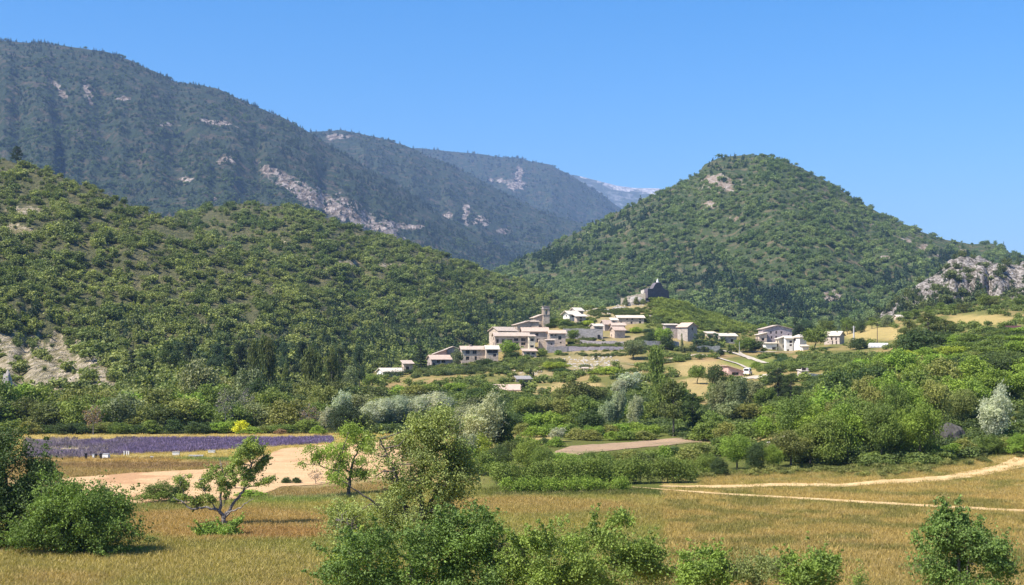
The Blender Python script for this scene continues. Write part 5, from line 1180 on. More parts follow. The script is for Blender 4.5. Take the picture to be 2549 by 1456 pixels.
# ------------------------------------------------------------------ the trees one by one
def row(kinds, p0, p1, step, D, yt, w, cols, where, group, jy=10, jD=5, ju=.35):
    p = p0
    while p <= p1:
        q = p + random.uniform(-ju, ju) * step; yy = (L(q, yt) if isinstance(yt, list) else yt) + random.uniform(-jy, jy)
        tree(random.choice(kinds), q, D + random.uniform(-jD, jD), float(yy), random.uniform(w[0], w[1]), random.choice(cols), where, group)
        p += step * random.uniform(.85, 1.15)
gL = 'trees and bushes of the riverside belt on the left'; gC = 'trees and bushes in the middle of the valley'; gR = 'trees of the wooded slope on the right'; gV = 'trees in and around the village'
row(['shrub', 'bushy'], -70, 780, 40, 229, 1046, (60, 90), ['mid', 'bright', 'dark', 'olive', 'mid', 'dark'], 'front row behind the lavender', gL, 12, 3)
row(['bushy', 'round', 'bushy'], -80, 830, 52, 244, [(0, 985), (400, 990), (800, 1000)], (95, 130), ['olive', 'mid', 'olive', 'grey', 'olivedark'], 'middle row of the riverside belt', gL, 14, 5)
row(['round', 'bushy'], -70, 470, 64, 262, [(20, 938), (120, 948), (230, 968), (480, 962)], (100, 130), ['olive', 'mid', 'olive', 'bright'], 'riverside belt, below the bare slope', gL, 8, 5)
row(['round', 'bushy', 'round'], 440, 960, 50, 275, [(440, 950), (600, 965), (950, 985)], (80, 110), ['olive', 'grey', 'olive', 'mid', 'olivedark'], 'deep in the riverside belt', gL, 12, 6)
row(['round', 'bushy'], 470, 940, 52, 305, [(470, 925), (600, 940), (930, 950)], (75, 105), ['grey', 'olivedark', 'mid', 'olive', 'dark'], 'back of the riverside belt', gL, 10, 8)
tree('round', 497, 285, 893, 118, 'grey', 'standing tallest left of the poplars', gL, 0); tree('round', 625, 300, 908, 90, 'grey', 'just below the poplars at the hill foot', gL, 1)
for p, yt, w in ((628, 850, 34), (652, 838, 44), (672, 845, 36), (768, 868, 44), (790, 880, 34), (826, 872, 42)): tree('poplar', p, 330, yt, w * 1.2, 'olivedark', 'at the pine slope foot', gV)
tree('poplar', 712, 318, 905, 26, 'olivedark', 'between the poplar clumps', gL)
row(['scots', 'pine'], 330, 905, 38, 372, [(150, 860), (400, 862), (1120, 858)], (42, 66), ['deep', 'dark', 'blue'], 'in the hill-foot pine stand', 'pines at the hill foot', 14, 16)
tree('shrub', 600, 227.5, 1036, 46, 'yellow', 'glowing in front of the riverside trees', gL); tree('shrub', 697, 226, 1064, 34, 'brown', 'rusty, at the lavender field edge', gL)
tree('bushy+', 866, 222, 992, 100, 'deep', 'standing at the right end of the lavender field', gL, 0); tree('dry', 562, 236, 962, 60, 'grey', 'with pale twigs above the yellow bush', gL); tree('dry', 612, 250, 962, 60, 'grey', 'pale and leafless behind the yellow bush', gL)
tree('dry', 772, 232, 1004, 66, 'brown', 'with bare stems left of the very dark tree', gL); tree('dry', 232, 226, 1005, 62, 'brown', 'with brown crown on the left of the belt', gL); tree('shrub', 792, 224, 1052, 44, 'bright', 'left of the very dark tree', gL)
tree('willow', 846, 240, 975, 60, 'silver', 'peeping above the very dark tree', gL); tree('willow', 812, 236, 1015, 48, 'silver', 'small, left of the very dark tree', gL)
tree('round', 810, 262, 952, 78, 'olive', 'fan-shaped above the silver willows', gL)
for p, D, yt, w in ((930, 232, 990, 100), (972, 236, 982, 100), (1018, 240, 985, 110), (1062, 243, 972, 110), (1090, 250, 985, 90)): tree('willow+', p, D, yt, w, 'silver', 'in the riverside silver clump', 'silver willows of the riverside belt')
tree('bushy', 906, 226, 1020, 56, 'olivedark', 'in front of the silver clump', gL); tree('shrub', 945, 225, 1050, 60, 'dark', 'low in front of the silver clump', gL); tree('shrub', 1000, 226, 1055, 60, 'dark', 'low in front of the silver clump', gL)
# behind the silver clump, up to the lower village
row(['round', 'bushy', 'shrub'], 890, 1215, 44, 300, [(900, 975), (1215, 968)], (70, 100), ['mid', 'olive', 'bright', 'grey'], 'behind the silver willows', gC, 8, 8)
row(['round', 'bushy', 'shrub'], 860, 1230, 42, 338, [(860, 948), (1000, 958), (1230, 950)], (60, 85), ['mid', 'bright', 'dark', 'olive'], 'below the lowest houses of the village', gC, 6, 8)
tree('shrub', 905, 322, 958, 70, 'lime', 'yellowish, below the thin pole', gC); tree('bushy', 872, 350, 905, 50, 'grey', 'round, left of the small white house', gC); tree('round', 925, 385, 930, 46, 'mid', 'left of the small white house', gV)
tree('bushy', 1215, 318, 945, 60, 'mid', 'left of the farm shed', gC); tree('bushy', 1185, 300, 960, 70, 'dark', 'further left of the farm shed', gC)
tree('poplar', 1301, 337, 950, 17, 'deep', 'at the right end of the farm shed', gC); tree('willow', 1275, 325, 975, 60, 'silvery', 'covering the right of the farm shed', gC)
tree('willow+', 1205, 190, 978, 128, 'silvery', 'tall in the centre, leaning right', gC, 0); tree('bushy+', 1246, 192, 996, 76, 'dark', 'as the shaded right flank of the tall silvery tree', gC, 1)  # second, dark-leaved tree paints the shaded side of the silvery one
tree('willow+', 1148, 205, 1004, 90, 'silvery', 'left of the tall silvery tree', gC, 1); tree('round+', 1103, 215, 1006, 92, 'mid', 'between the silver clump and the tall silvery tree', gC); tree('willow', 1160, 236, 985, 70, 'grey', 'behind the tall silvery tree', gC)
row(['bushy', 'round'], 1300, 1500, 42, 262, [(1300, 985), (1400, 990), (1500, 965)], (70, 95), ['mid', 'bright', 'mid', 'olive'], 'grove right of the farm shed', gC, 8, 6)
row(['bushy', 'shrub'], 1290, 1480, 36, 240, [(1300, 1018), (1500, 1015)], (60, 85), ['mid', 'bright', 'mid', 'dark'], 'front of the middle grove', gC, 8, 4)
for p, yt, w, c in ((1440, 945, 90, 'olivedark'), (1480, 958, 70, 'olivedark'), (1395, 962, 60, 'olive')): tree('round', p, 292, yt, w, c, 'at the back of the middle grove', gC)
tree('willow', 1385, 208, 1059, 46, 'silver', 'small and pale beside the sandy patch', gC)
tree('willow', 1562, 318, 918, 74, 'silver', 'left of the tall poplar', gC, 1); tree('willow', 1540, 312, 945, 44, 'silver', 'lower left of the tall poplar', gC, 2)
tree('poplar', 1634, 318, 864, 60, 'mid', 'standing tall in the centre below the village', gC, 0)
for p, D, yt, w in ((1536, 246, 965, 46), (1580, 240, 985, 44), (1508, 244, 1000, 50)): tree('willow', p, D, yt, w, 'silvery', 'drooping below the tall poplar', gC)
row(['bushy', 'round'], 1500, 1640, 38, 256, [(1500, 1005), (1640, 1000)], (60, 80), ['mid', 'bright'], 'below the tall poplar', gC, 8, 4)
row(['shrub', 'bushy'], 1290, 1640, 36, 222, [(1290, 1050), (1640, 1050)], (55, 80), ['bright', 'mid', 'bright', 'olive'], 'behind the mauve fallow field', gC, 9, 4)
row(['shrub'], 1440, 1650, 44, 212, [(1440, 1062), (1650, 1062)], (55, 75), ['bright', 'olive', 'mid'], 'edging the mauve fallow field', gC, 6, 2)
tree('scots', 1676, 217, 944, 112, 'olivedark', 'with dark trunk at the fallow field edge', gC, 0); tree('pine', 1724, 221, 975, 74, 'dark', 'right of the trunked pine', gC); tree('round', 1655, 250, 940, 70, 'mid', 'behind the trunked pine', gC)
tree('round', 1735, 352, 906, 54, 'mid', 'left of the pink bungalow', gC); tree('bushy', 1782, 348, 903, 58, 'dark', 'dark against the pink bungalow', gC); tree('bushy', 1690, 300, 952, 60, 'mid', 'behind the fir clump right of the poplar', gC)
for p, D, yt, w, c in ((1790, 262, 948, 66, 'grey'), (1832, 258, 940, 62, 'grey'), (1868, 272, 948, 70, 'grey'), (1900, 262, 962, 60, 'mid')): tree('willow', p, D, yt, w, c, 'before the pink bungalow', gC)
tree('pine+', 1936, 268, 912, 92, 'deep', 'in front of the reservoir', gR, 0); tree('pine+', 1968, 262, 926, 66, 'dark', 'right of the very dark pine', gR, 1)
row(['bushy', 'round', 'shrub'], 1730, 1960, 40, 234, [(1730, 1005), (1960, 1000)], (70, 90), ['mid', 'bright', 'olive', 'grey'], 'below the very dark pine', gC, 9, 5)
row(['shrub', 'bushy'], 1740, 1990, 36, 206, [(1740, 1045), (1990, 1025)], (60, 85), ['bright', 'mid', 'olive', 'bright'], 'bank right of the fallow field', gC, 8, 4)
row(['shrub', 'bushy'], 1690, 1830, 40, 178, [(1690, 1105), (1830, 1075)], (60, 85), ['bright', 'olive', 'mid'], 'right end of the fallow field', gC, 8, 3)
# behind the hedge
for p, D, yt, w, c, k in ((1145, 152, 1085, 95, 'bright', 'bushy'), (1205, 150, 1108, 80, 'mid', 'shrub'), (1190, 168, 1062, 78, 'lime', 'shrub'), (1245, 160, 1100, 70, 'dark', 'bushy'), (1312, 158, 1078, 84, 'mid', 'bushy'), (1345, 155, 1096, 66, 'mid', 'bushy'), (1275, 172, 1088, 70, 'olivedark', 'bushy')):
    tree(k + '+', p, D, yt, w, c, 'left of the dark field hedge', gC)
for p, D, yt, w, c in ((1425, 148, 1122, 84, 'bright'), (1470, 150, 1128, 60, 'bright'), (1510, 150, 1106, 70, 'mid'), (1545, 147, 1130, 60, 'dark'), (1600, 158, 1112, 90, 'olivedark'), (1650, 150, 1130, 80, 'olive'), (1700, 148, 1128, 70, 'mid')):
    tree('shrub+', p, D, yt, w, c, 'just behind the field hedge', gC)
row(['shrub', 'shrub+'], 1390, 1740, 30, 166, [(1390, 1120), (1740, 1100)], (55, 85), ['bright', 'mid', 'olive', 'dark'], 'between hedge and fallow field', gC, 8, 4)
row(['shrub'], 1262, 1380, 30, 200, [(1262, 1072), (1380, 1085)], (40, 60), ['bright', 'mid', 'dark'], 'left of the fallow field', gC, 5, 4)
tree('willow', 1155, 165, 1068, 66, 'silvery', 'low, left of the hedge end', gC)
for p, D, yt, w, c, k in ((1756, 152, 1118, 70, 'mid', 'bushy'), (1834, 158, 1078, 100, 'bright', 'round'), (1880, 156, 1084, 58, 'dark', 'bushy'), (1790, 150, 1128, 56, 'dark', 'shrub'), (1925, 156, 1104, 60, 'bright', 'round')): tree(k + '+', p, D, yt, w, c, 'right of the hedge by the track', gR)
# wooded slope on the right
row(['bushy+', 'round+'], 1975, 2330, 44, 163, [(1970, 1066), (2060, 1018), (2200, 990), (2330, 1005)], (95, 135), ['mid', 'olive', 'mid', 'bright'], 'front row above the farm track', gR, 12, 3)
row(['shrub+', 'shrub'], 2330, 2600, 42, 166, [(2330, 1095), (2420, 1075), (2600, 1060)], (60, 85), ['bright', 'mid', 'olive'], 'above the curved track', gR, 10, 3)
row(['bushy+', 'round+'], 1990, 2340, 48, 182, [(1990, 992), (2150, 958), (2340, 940)], (95, 130), ['mid', 'bright', 'mid', 'olive'], 'second row, right slope', gR, 20, 5)
row(['round', 'bushy'], 2000, 2600, 48, 206, [(2000, 965), (2150, 928), (2400, 925), (2600, 905)], (90, 125), ['mid', 'bright', 'olive', 'bright'], 'third row, right slope', gR, 20, 7)
row(['round', 'bushy'], 2060, 2600, 48, 234, [(2060, 930), (2300, 892), (2600, 872)], (85, 115), ['mid', 'bright', 'dark', 'olive'], 'fourth row, right slope', gR, 18, 8)
row(['round', 'bushy'], 2090, 2600, 48, 268, [(2090, 902), (2300, 870), (2600, 846)], (75, 100), ['mid', 'bright', 'olive', 'mid'], 'fifth row, right slope', gR, 16, 8)
row(['round', 'bushy'], 2160, 2600, 48, 300, [(2160, 878), (2300, 858), (2600, 826)], (70, 95), ['mid', 'bright', 'lime', 'mid'], 'high on the right slope', gR, 9, 6)
row(['round', 'bushy'], 2380, 2600, 46, 330, [(2380, 836), (2600, 810)], (65, 90), ['bright', 'mid', 'olive'], 'top of the right slope', gR, 7, 6)
tree('willow+', 2478, 176, 958, 92, 'silver', 'big and pale near the right edge', gR, 0); tree('round+', 2395, 190, 965, 110, 'olive', 'left of the big pale tree', gR, 1)
for p, D, yt, w in ((2262, 348, 790, 92), (2310, 345, 776, 110), (2352, 350, 792, 90)): tree('pine+', p, D, yt, w, 'olivedark', 'in the tall dark right-hand clump', 'tall dark pines on the right')
tree('bushy', 2285, 338, 815, 110, 'dark', 'under the tall dark pines', gR); tree('bushy', 2345, 336, 822, 100, 'dark', 'under the tall dark pines', gR)
row(['bushy', 'round', 'pine'], 2380, 2600, 34, 545, 742, (34, 52), ['dark', 'mid', 'olivedark'], 'below the white rock ridge', gR, 12, 12)
row(['bushy', 'scots'], 2150, 2380, 32, 560, [(2150, 790), (2380, 750)], (28, 42), ['dark', 'grey', 'mid'], 'left foot of the rock ridge', gR, 8, 12)
row(['bushy', 'scots', 'round'], 1890, 2160, 30, 575, [(1890, 800), (2160, 792)], (30, 46), ['deep', 'dark', 'blue', 'mid'], 'behind the right-hand houses', gV, 9, 14)
# village trees
def T(kind, px, D, yt, w, col, lb, v=None): tree(kind, px, D, yt, w, col, '', gV, v, label=lb)
for p_, y_ in ((1556, 734), (1583, 733), (1600, 738)): tree('shrub', p_, 553, y_, 16, 'grey', 'against the ruined outer walls', gV)
T('cedar', 1047, 436, 858, 58, 'deep', 'dark cedar with level branches beside the lower houses'); T('bushy', 1020, 432, 918, 56, 'dark', 'dark bushy tree at the foot of the cedar')
T('round', 1138, 433, 868, 34, 'grey', 'grey-green tree hiding the corner of the long pinkish house'); T('shrub', 1100, 432, 900, 36, 'olive', 'olive shrub before the mauve house'); T('shrub', 1120, 428, 905, 30, 'mid', 'green shrub right of the mauve house front')
T('round', 1267, 450, 847, 62, 'bright', 'big bright round tree before the main house', 0); T('bushy', 1275, 447, 872, 54, 'dark', 'dark tree as the shade under the big bright round tree'); T('bushy', 1304, 441, 884, 34, 'mid', 'round bush left of the little four-window house')  # dark tree added below the big round crown paints its shade
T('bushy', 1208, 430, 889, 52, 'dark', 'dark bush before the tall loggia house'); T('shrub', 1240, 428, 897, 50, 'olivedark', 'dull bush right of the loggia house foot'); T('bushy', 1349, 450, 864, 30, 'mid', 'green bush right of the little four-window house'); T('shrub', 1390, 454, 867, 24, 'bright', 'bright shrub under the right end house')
T('round', 1426, 476, 818, 36, 'mid', 'round tree against the upper terrace wall'); T('bushy', 1384, 505, 789, 52, 'mid', 'broad tree right of the bell tower'); T('bushy', 1408, 503, 798, 40, 'dark', 'darker tree right of the bell tower tree'); T('bushy', 1372, 498, 803, 34, 'dark', 'low tree at the foot of the bell tower')
T('shrub', 1462, 508, 794, 46, 'lime', 'yellow-green bush below the hillside villa'); T('bushy', 1442, 506, 800, 24, 'dark', 'dark bush below the hillside villa'); T('shrub', 1488, 484, 812, 22, 'dark', 'ivy-dark bush beside the shaded tall house')
T('bushy', 1582, 497, 812, 38, 'lime', 'yellow-green tree below the long upper house'); T('bushy', 1609, 496, 817, 28, 'blue', 'bluish tree right of the yellow-green one')
T('round', 1575, 443, 842, 66, 'grey', 'large round grey-green tree below the terrace walls', 2); T('round', 1652, 474, 813, 50, 'bright', 'bright round tree left of the tall white-walled house'); T('bushy', 1622, 478, 822, 30, 'dark', 'dark tree left of the bright round tree'); T('bushy', 1660, 470, 830, 40, 'dark', 'dark tree as the shade under the bright round tree')  # dark tree under the bright round one is its shade in leaf colour
for p in (1732, 1748, 1765, 1782): tree('pine', p, 474, random.uniform(826, 834), 32, 'blue', 'screening the tall white-walled house', gV)
T('cone', 1697, 462, 828, 14, 'grey', 'slim pale fir before the tall white-walled house'); T('shrub', 1690, 425, 884, 36, 'mid', 'bush beside the lane bend'); T('shrub', 1766, 440, 878, 20, 'mid', 'small bush on the lane fork'); T('bushy', 1793, 446, 866, 26, 'deep', 'dark bush at the road junction'); T('cone', 1815, 462, 856, 20, 'dark', 'dark fir beside the road junction')
T('shrub', 1660, 425, 888, 40, 'grey', 'grey shrub right of the tall poplar'); T('bushy', 1856, 468, 834, 56, 'mid', 'broad tree left of the large mauve house', 1); T('bushy', 1878, 470, 840, 44, 'dark', 'darker tree touching the large mauve house'); T('round', 2028, 474, 811, 76, 'mid', 'tall round tree between the white houses and the stone house', 3); T('bushy', 2048, 462, 862, 32, 'blue', 'bluish small tree at the foot of the tall round tree')
T('bushy', 2135, 455, 837, 56, 'dark', 'dark round tree under the tall pale pole'); T('bushy', 1990, 540, 802, 42, 'deep', 'dark conifer rising behind the white houses'); T('dry', 1933, 470, 862, 16, 'grey', 'thin small tree before the garage wing')
T('round', 1385, 405, 899, 78, 'lime', 'bright yellow-green round tree below the rubble slope', 1); T('bushy', 1396, 397, 914, 56, 'dark', 'dark tree before the bright yellow-green one'); T('bushy', 1426, 390, 934, 36, 'deep', 'small dark clipped tree beside the pavilion'); T('round', 1455, 408, 905, 36, 'grey', 'grey-green tree left of the lime bush')
T('shrub', 1512, 386, 908, 100, 'lime', 'wide flat-topped lime green bush', 1); T('poplar', 1321, 384, 918, 10, 'deep', 'taller cypress right of the dark lean-to'); T('poplar', 1327, 386, 926, 9, 'deep', 'shorter thin cypress right of the dark lean-to'); T('cone', 1483, 438, 878, 13, 'deep', 'slim dark fir in front of the rubble slope')
T('bushy', 1350, 322, 962, 30, 'grey', 'small grey tree on the pale meadow right of the farm shed'); T('pine', 42, 755, 362, 40, 'deep', 'lone dark pine on the crest of the left hill')
T('bushy', 1985, 400, 900, 44, 'grey', 'grey-green tree below the white shed'); T('bushy', 1948, 410, 888, 50, 'blue', 'bluish tree below the large mauve house'); T('shrub', 1882, 400, 893, 34, 'bright', 'bright bush beside the white road end'); T('bushy', 2030, 372, 898, 90, 'mid', 'wide tree group above the reservoir, left half'); T('bushy', 2085, 380, 892, 80, 'mid', 'wide tree group above the reservoir, right half')
# hedges
def hedge(label, pa, pb, Da, Db, yt, rr, n, col, leaf, base_y=None):
    rng = np.random.default_rng(int(pa)); m = (pb - pa) / F * Da; k = max(8, int(m / (rr * .7)) * 3); f = rng.random(k); P_ = pa + (pb - pa) * f; D = Da + (Db - Da) * f; z = surf(P_, D)
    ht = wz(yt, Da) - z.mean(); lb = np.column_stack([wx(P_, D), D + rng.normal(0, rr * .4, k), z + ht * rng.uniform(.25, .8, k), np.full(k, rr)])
    x0, y0, z0 = wx(pa, Da), Da, float(z[0]); lb[:, :3] -= (x0, y0, z0)
    o = empty('hedge', (x0, y0, z0)); tag(o, label, 'hedge'); V, Fc, fv = leaf_cards(rng, lb, n, leaf, flat=1, jit=.6); me = np_mesh('foliage', V, Fc, False, fv); c = link('foliage', me, LEAF, o); c.color = (*G[col], 1)
    ps = [np.array([(*l[:2], -.3 + 0 * l[2], .03), (*l[:3], .015)]) for l in lb[::2]]; TV, TF = tubes(ps, 4); link('stems', np_mesh('stems', TV, TF, True), BARK, o)
hedge('long dark clipped hedge along the back of the meadow', 1225, 1728, 136, 142, 1150, .8, 34000, 'mid', .17)
hedge('lower front hedge strip before the long hedge', 1240, 1560, 131, 133, 1192, .5, 11000, 'bright', .14)
hedge('dark box hedge below the mauve house', 1068, 1124, 424, 424, 925, .8, 2600, 'deep', .26); hedge('dark hedge along the small white house', 957, 1001, 424, 426, 923, .75, 2200, 'dark', .26)
hedge('dark hedge along the edge of the village field', 1694, 1768, 462, 464, 862, .55, 2600, 'deep', .24)

# ------------------------------------------------------------------ near trees, shaped after the photograph
def c7(u, vv): return (322.7 + u * .2042, 1061.7 + vv * .2042)
LL = lambda pts_, dep=0: [(*c7(a, b), dep * i / max(1, len(pts_) - 1)) for i, (a, b) in enumerate(pts_)]
limbs = [dict(p=LL([(1160, 1240), (1145, 1170), (1150, 1110), (1090, 1030)]), r=(.20, .13)),
 dict(p=LL([(1090, 1030), (1050, 1005), (950, 985), (860, 985), (800, 1003), (720, 970), (680, 915), (640, 890), (560, 845)], -.8), r=(.11, .03)),
 dict(p=LL([(830, 990), (790, 900), (760, 850)], -.5), r=(.04, .015)), dict(p=LL([(690, 925), (675, 800), (640, 700), (655, 620)], -1), r=(.04, .012)),
 dict(p=LL([(1090, 1030), (1110, 930), (1108, 800), (1130, 650), (1110, 500), (1075, 395)], .5), r=(.12, .02)), dict(p=LL([(1130, 650), (1180, 520), (1160, 440)], .8), r=(.05, .012)),
 dict(p=LL([(1150, 1110), (1220, 1000), (1300, 880), (1390, 760), (1440, 620), (1460, 470), (1400, 380), (1340, 290)], 1.0), r=(.14, .02)), dict(p=LL([(1460, 470), (1540, 410), (1620, 395), (1720, 410)], 1.0), r=(.05, .012)), dict(p=LL([(1450, 560), (1520, 300), (1450, 170)], 1.2), r=(.06, .012)),
 dict(p=LL([(1390, 750), (1550, 725), (1700, 680), (1760, 630)], .6), r=(.06, .012)), dict(p=LL([(1390, 750), (1250, 740), (1190, 745)], .3), r=(.04, .012)),
 dict(p=LL([(1165, 1095), (1250, 1030), (1350, 990), (1450, 910), (1540, 865)], -.9), r=(.08, .015)),
 dict(p=LL([(1060, 1010), (980, 900), (925, 800), (880, 700), (860, 640)], -.6), r=(.06, .014)), dict(p=LL([(1120, 1000), (1180, 880), (1200, 790)], -.2), r=(.03, .01))]
cl = [(620, 650, 42), (690, 700, 40), (655, 760, 36), (640, 860, 38), (700, 860, 30), (765, 880, 34), (830, 940, 40), (860, 890, 38), (800, 920, 30), (870, 720, 42), (900, 650, 44), (940, 760, 32), (985, 600, 44), (1010, 530, 34), (1000, 870, 34), (1020, 900, 26), (960, 840, 30), (1085, 600, 46), (1110, 700, 44), (1135, 760, 34), (1180, 540, 40), (1240, 600, 44), (1235, 500, 36), (1150, 640, 36), (1320, 390, 48), (1345, 320, 44), (1400, 280, 52), (1460, 220, 44), (1455, 165, 28), (1520, 250, 50), (1570, 310, 46), (1590, 270, 36), (1440, 340, 50), (1500, 350, 44), (1380, 530, 46), (1400, 620, 40), (1470, 560, 46), (1540, 530, 46), (1590, 470, 40), (1640, 420, 34), (1650, 390, 30), (1480, 640, 36), (1640, 670, 36), (1690, 650, 34), (1745, 635, 26), (1560, 700, 24), (1410, 690, 34), (1350, 450, 34), (1280, 430, 30), (1170, 860, 28), (1200, 800, 26), (1190, 700, 28), (1290, 660, 30), (1250, 710, 24), (1215, 740, 26), (1060, 500, 24), (580, 640, 26), (720, 610, 22)]
hero('fruit_tree', 'gnarled old fruit tree with bare forking trunk in the orange meadow', 'tree', 558, 106, [(*c7(a, b), r * .2042, random.uniform(-.5, .5)) for a, b, r in cl], (.24, .31, .085), .135, 19000, .16, limbs=limbs, RS=1.5, twig=3, gs=0, sprigs=50, tw=.007, bark=BARKPALE)
hero('bush', 'dark green thicket round the foot of the gnarled fruit tree', 'bush', 548, 100, [(*c7(a, b), r * .2042, random.uniform(-.6, .6)) for a, b, r in [(860, 1320, 60), (920, 1280, 60), (960, 1220, 50), (1000, 1300, 70), (1060, 1330, 70), (1100, 1270, 60), (1180, 1290, 60), (1240, 1260, 60), (1270, 1180, 44), (1310, 1160, 40), (1290, 1330, 60), (1200, 1360, 60), (1350, 1370, 40), (900, 1360, 50), (1020, 1380, 50), (1130, 1370, 60), (1400, 1390, 30)]], (.20, .30, .06), .16, 7000, .05, trunk=[(548, 1334), (548, 1322)], twig=1, gs=0, sprigs=20)
tree('shrub+', 396, 123, 1186, 108, 'mid', 'touching the left limb of the gnarled fruit tree', gC, 0); tree('shrub+', 440, 121, 1188, 40, 'dark', 'as the shaded right flank of the bush beside the fruit tree', gC, 1)  # dark shrub paints the shaded side of the mid-green bush
tree('shrub', 626, 128, 1214, 86, 'bright', 'low, right of the gnarled fruit tree', gC); tree('shrub', 712, 141, 1198, 28, 'dark', 'tiny, on the stubble edge', gC); tree('shrub', 738, 141, 1201, 26, 'dark', 'tiny, on the stubble edge', gC); tree('dry', 786, 140, 1166, 46, 'brown', 'small, left of the young round tree', gC)
tree('shrub', 262, 118, 1196, 44, 'grey', 'thin upright, left before the stubble field', gC); tree('shrub+', 104, 140, 1140, 90, 'mid', 'behind the thicket at the left edge', gC)
# round young tree with straight trunk
def c8(u, vv): return (721.9 + u * .2859, 1019.2 + vv * .2859)
cl = [(110, 480, 40), (190, 360, 60), (230, 420, 50), (290, 400, 60), (200, 460, 40), (330, 350, 60), (400, 330, 60), (330, 470, 50), (470, 200, 60), (520, 170, 60), (580, 210, 60), (640, 240, 60), (690, 280, 50), (520, 270, 60), (460, 330, 50), (600, 320, 60), (660, 360, 50), (420, 420, 60), (500, 400, 50), (420, 520, 60), (380, 600, 50), (440, 580, 60), (470, 640, 40), (590, 560, 60), (620, 600, 50), (660, 560, 40), (560, 450, 40), (700, 340, 40), (620, 440, 50), (470, 480, 50), (350, 560, 40)]
hero('broadleaf_tree', 'round young tree with straight dark trunk behind the orange meadow', 'tree', 867, 125, [(*c8(a, b), r * .26, None) [:3] for a, b, r in cl], (.24, .33, .06), .15, 15000, .17, limbs=[dict(p=[(*c8(508, 800), 0), (*c8(508, 700), 0), (*c8(520, 600), 0), (*c8(530, 520), 0)], r=(.20, .13)), dict(p=[(*c8(530, 520), 0), (*c8(550, 430), .4), (*c8(600, 330), .8), (*c8(620, 250), 1)], r=(.12, .02)), dict(p=[(*c8(525, 560), 0), (*c8(440, 460), -.5), (*c8(480, 300), -.8), (*c8(520, 200), -.8)], r=(.1, .02)), dict(p=[(*c8(515, 620), 0), (*c8(420, 540), .3), (*c8(340, 530), .6), (*c8(240, 490), .9), (*c8(120, 480), 1)], r=(.09, .02)), dict(p=[(*c8(520, 600), 0), (*c8(620, 500), .5), (*c8(720, 440), .8)], r=(.08, .02))], twig=2)
# big sparse tree in the centre
lob = blob(1030, 1185, 115, 125, 66, 22, 3, 2.0) + blob(1075, 1115, 80, 95, 40, 19, 4, 1.6) + blob(905, 1305, 78, 68, 34, 22, 5, 1.8) + blob(1130, 1200, 60, 60, 16, 20, 6, 1.5) + blob(1000, 1300, 130, 50, 18, 24, 7, 2) + blob(1060, 1040, 40, 30, 5, 16, 8, 1)
hero('broadleaf_tree', 'big sparse light-green tree with dark branching stems in the centre foreground', 'tree', 1015, 68, lob, (.24, .29, .10), .115, 44000, .18, sprigs=80, gs=.7, limbs=[dict(p=[(1030, 1560, 0), (1025, 1400, 0), (1018, 1300, 0), (1000, 1220, -.3), (975, 1150, -.6), (950, 1090, -.8)], r=(.2, .03)), dict(p=[(1040, 1560, .2), (1045, 1400, .2), (1050, 1290, .3), (1042, 1200, .5), (1055, 1120, .8), (1100, 1060, 1)], r=(.2, .03)), dict(p=[(1050, 1300, .3), (1100, 1180, .8), (1160, 1130, 1.2)], r=(.09, .02)), dict(p=[(1018, 1300, 0), (930, 1240, -1), (860, 1190, -1.4)], r=(.08, .02)), dict(p=[(1025, 1400, 0), (920, 1330, -.8), (860, 1290, -1.2)], r=(.08, .02))], twig=5, tw=.009)
# bushes along the near edge
hero('bush', 'dense green foreground bush under the big sparse tree', 'bush', 1060, 56, blob(1050, 1425, 225, 100, 90, 27, 11, 1.8) + blob(1185, 1325, 85, 50, 26, 20, 12, 1), (.125, .20, .050), .115, 50000, .09, trunk=[(1060, 1700), (1060, 1600), (1060, 1500)], twig=2, tw=.006, sprigs=90)
hero('bush', 'yellow-green shrub in the lower left of the big foreground bush', 'bush', 900, 58, blob(900, 1420, 70, 60, 22, 22, 13, 1), (.27, .34, .06), .11, 8000, .06, sprigs=20, trunk=[(900, 1650), (900, 1560), (900, 1470)], twig=2, tw=.006)
hero('bush', 'wide green foreground bush right of centre with yellow tints', 'bush', 1460, 55, blob(1450, 1402, 190, 72, 80, 23, 14, 1.6) + [(1545, 1283, 16, 0), (1560, 1300, 18, 0), (1530, 1305, 18, .2), (1400, 1300, 16, 0), (1385, 1310, 16, 0)], (.19, .265, .06), .11, 40000, .08, sprigs=90, trunk=[(1460, 1700), (1460, 1600), (1460, 1480)], twig=3, tw=.006)
hero('dry_bush', 'reddish dry twiggy shrub between the two foreground bushes', 'bush', 1255, 57, blob(1250, 1400, 55, 50, 18, 20, 15, .8), (.20, .125, .085), .05, 3500, .05, trunk=[(1255, 1650), (1255, 1560), (1250, 1450)], twig=9, tw=.007, bark=BARKPALE)
hero('bush', 'pale yellowish shrub at the bottom, right of the wide bush', 'bush', 1640, 56, blob(1630, 1430, 50, 38, 14, 20, 16, .8), (.30, .32, .13), .09, 5500, .05, sprigs=20, trunk=[(1640, 1650), (1640, 1560), (1635, 1460)], twig=3, tw=.005)
hero('bush', 'leafy double-headed bush at the bottom centre right', 'bush', 1750, 54, blob(1735, 1400, 36, 48, 18, 16, 17, .6) + blob(1797, 1410, 30, 40, 15, 15, 18, .6) + blob(1760, 1440, 85, 30, 22, 18, 19, .8), (.20, .29, .06), .105, 11000, .05, sprigs=30, trunk=[(1750, 1650), (1750, 1560), (1750, 1470)], twig=2, tw=.005)
hero('bush', 'thin straggly shrub at the bottom between two leafy bushes', 'bush', 1890, 54, blob(1890, 1422, 75, 30, 22, 17, 20, .8), (.20, .24, .09), .085, 6800, .05, sprigs=25, trunk=[(1890, 1650), (1890, 1560), (1890, 1460)], twig=6, tw=.005)
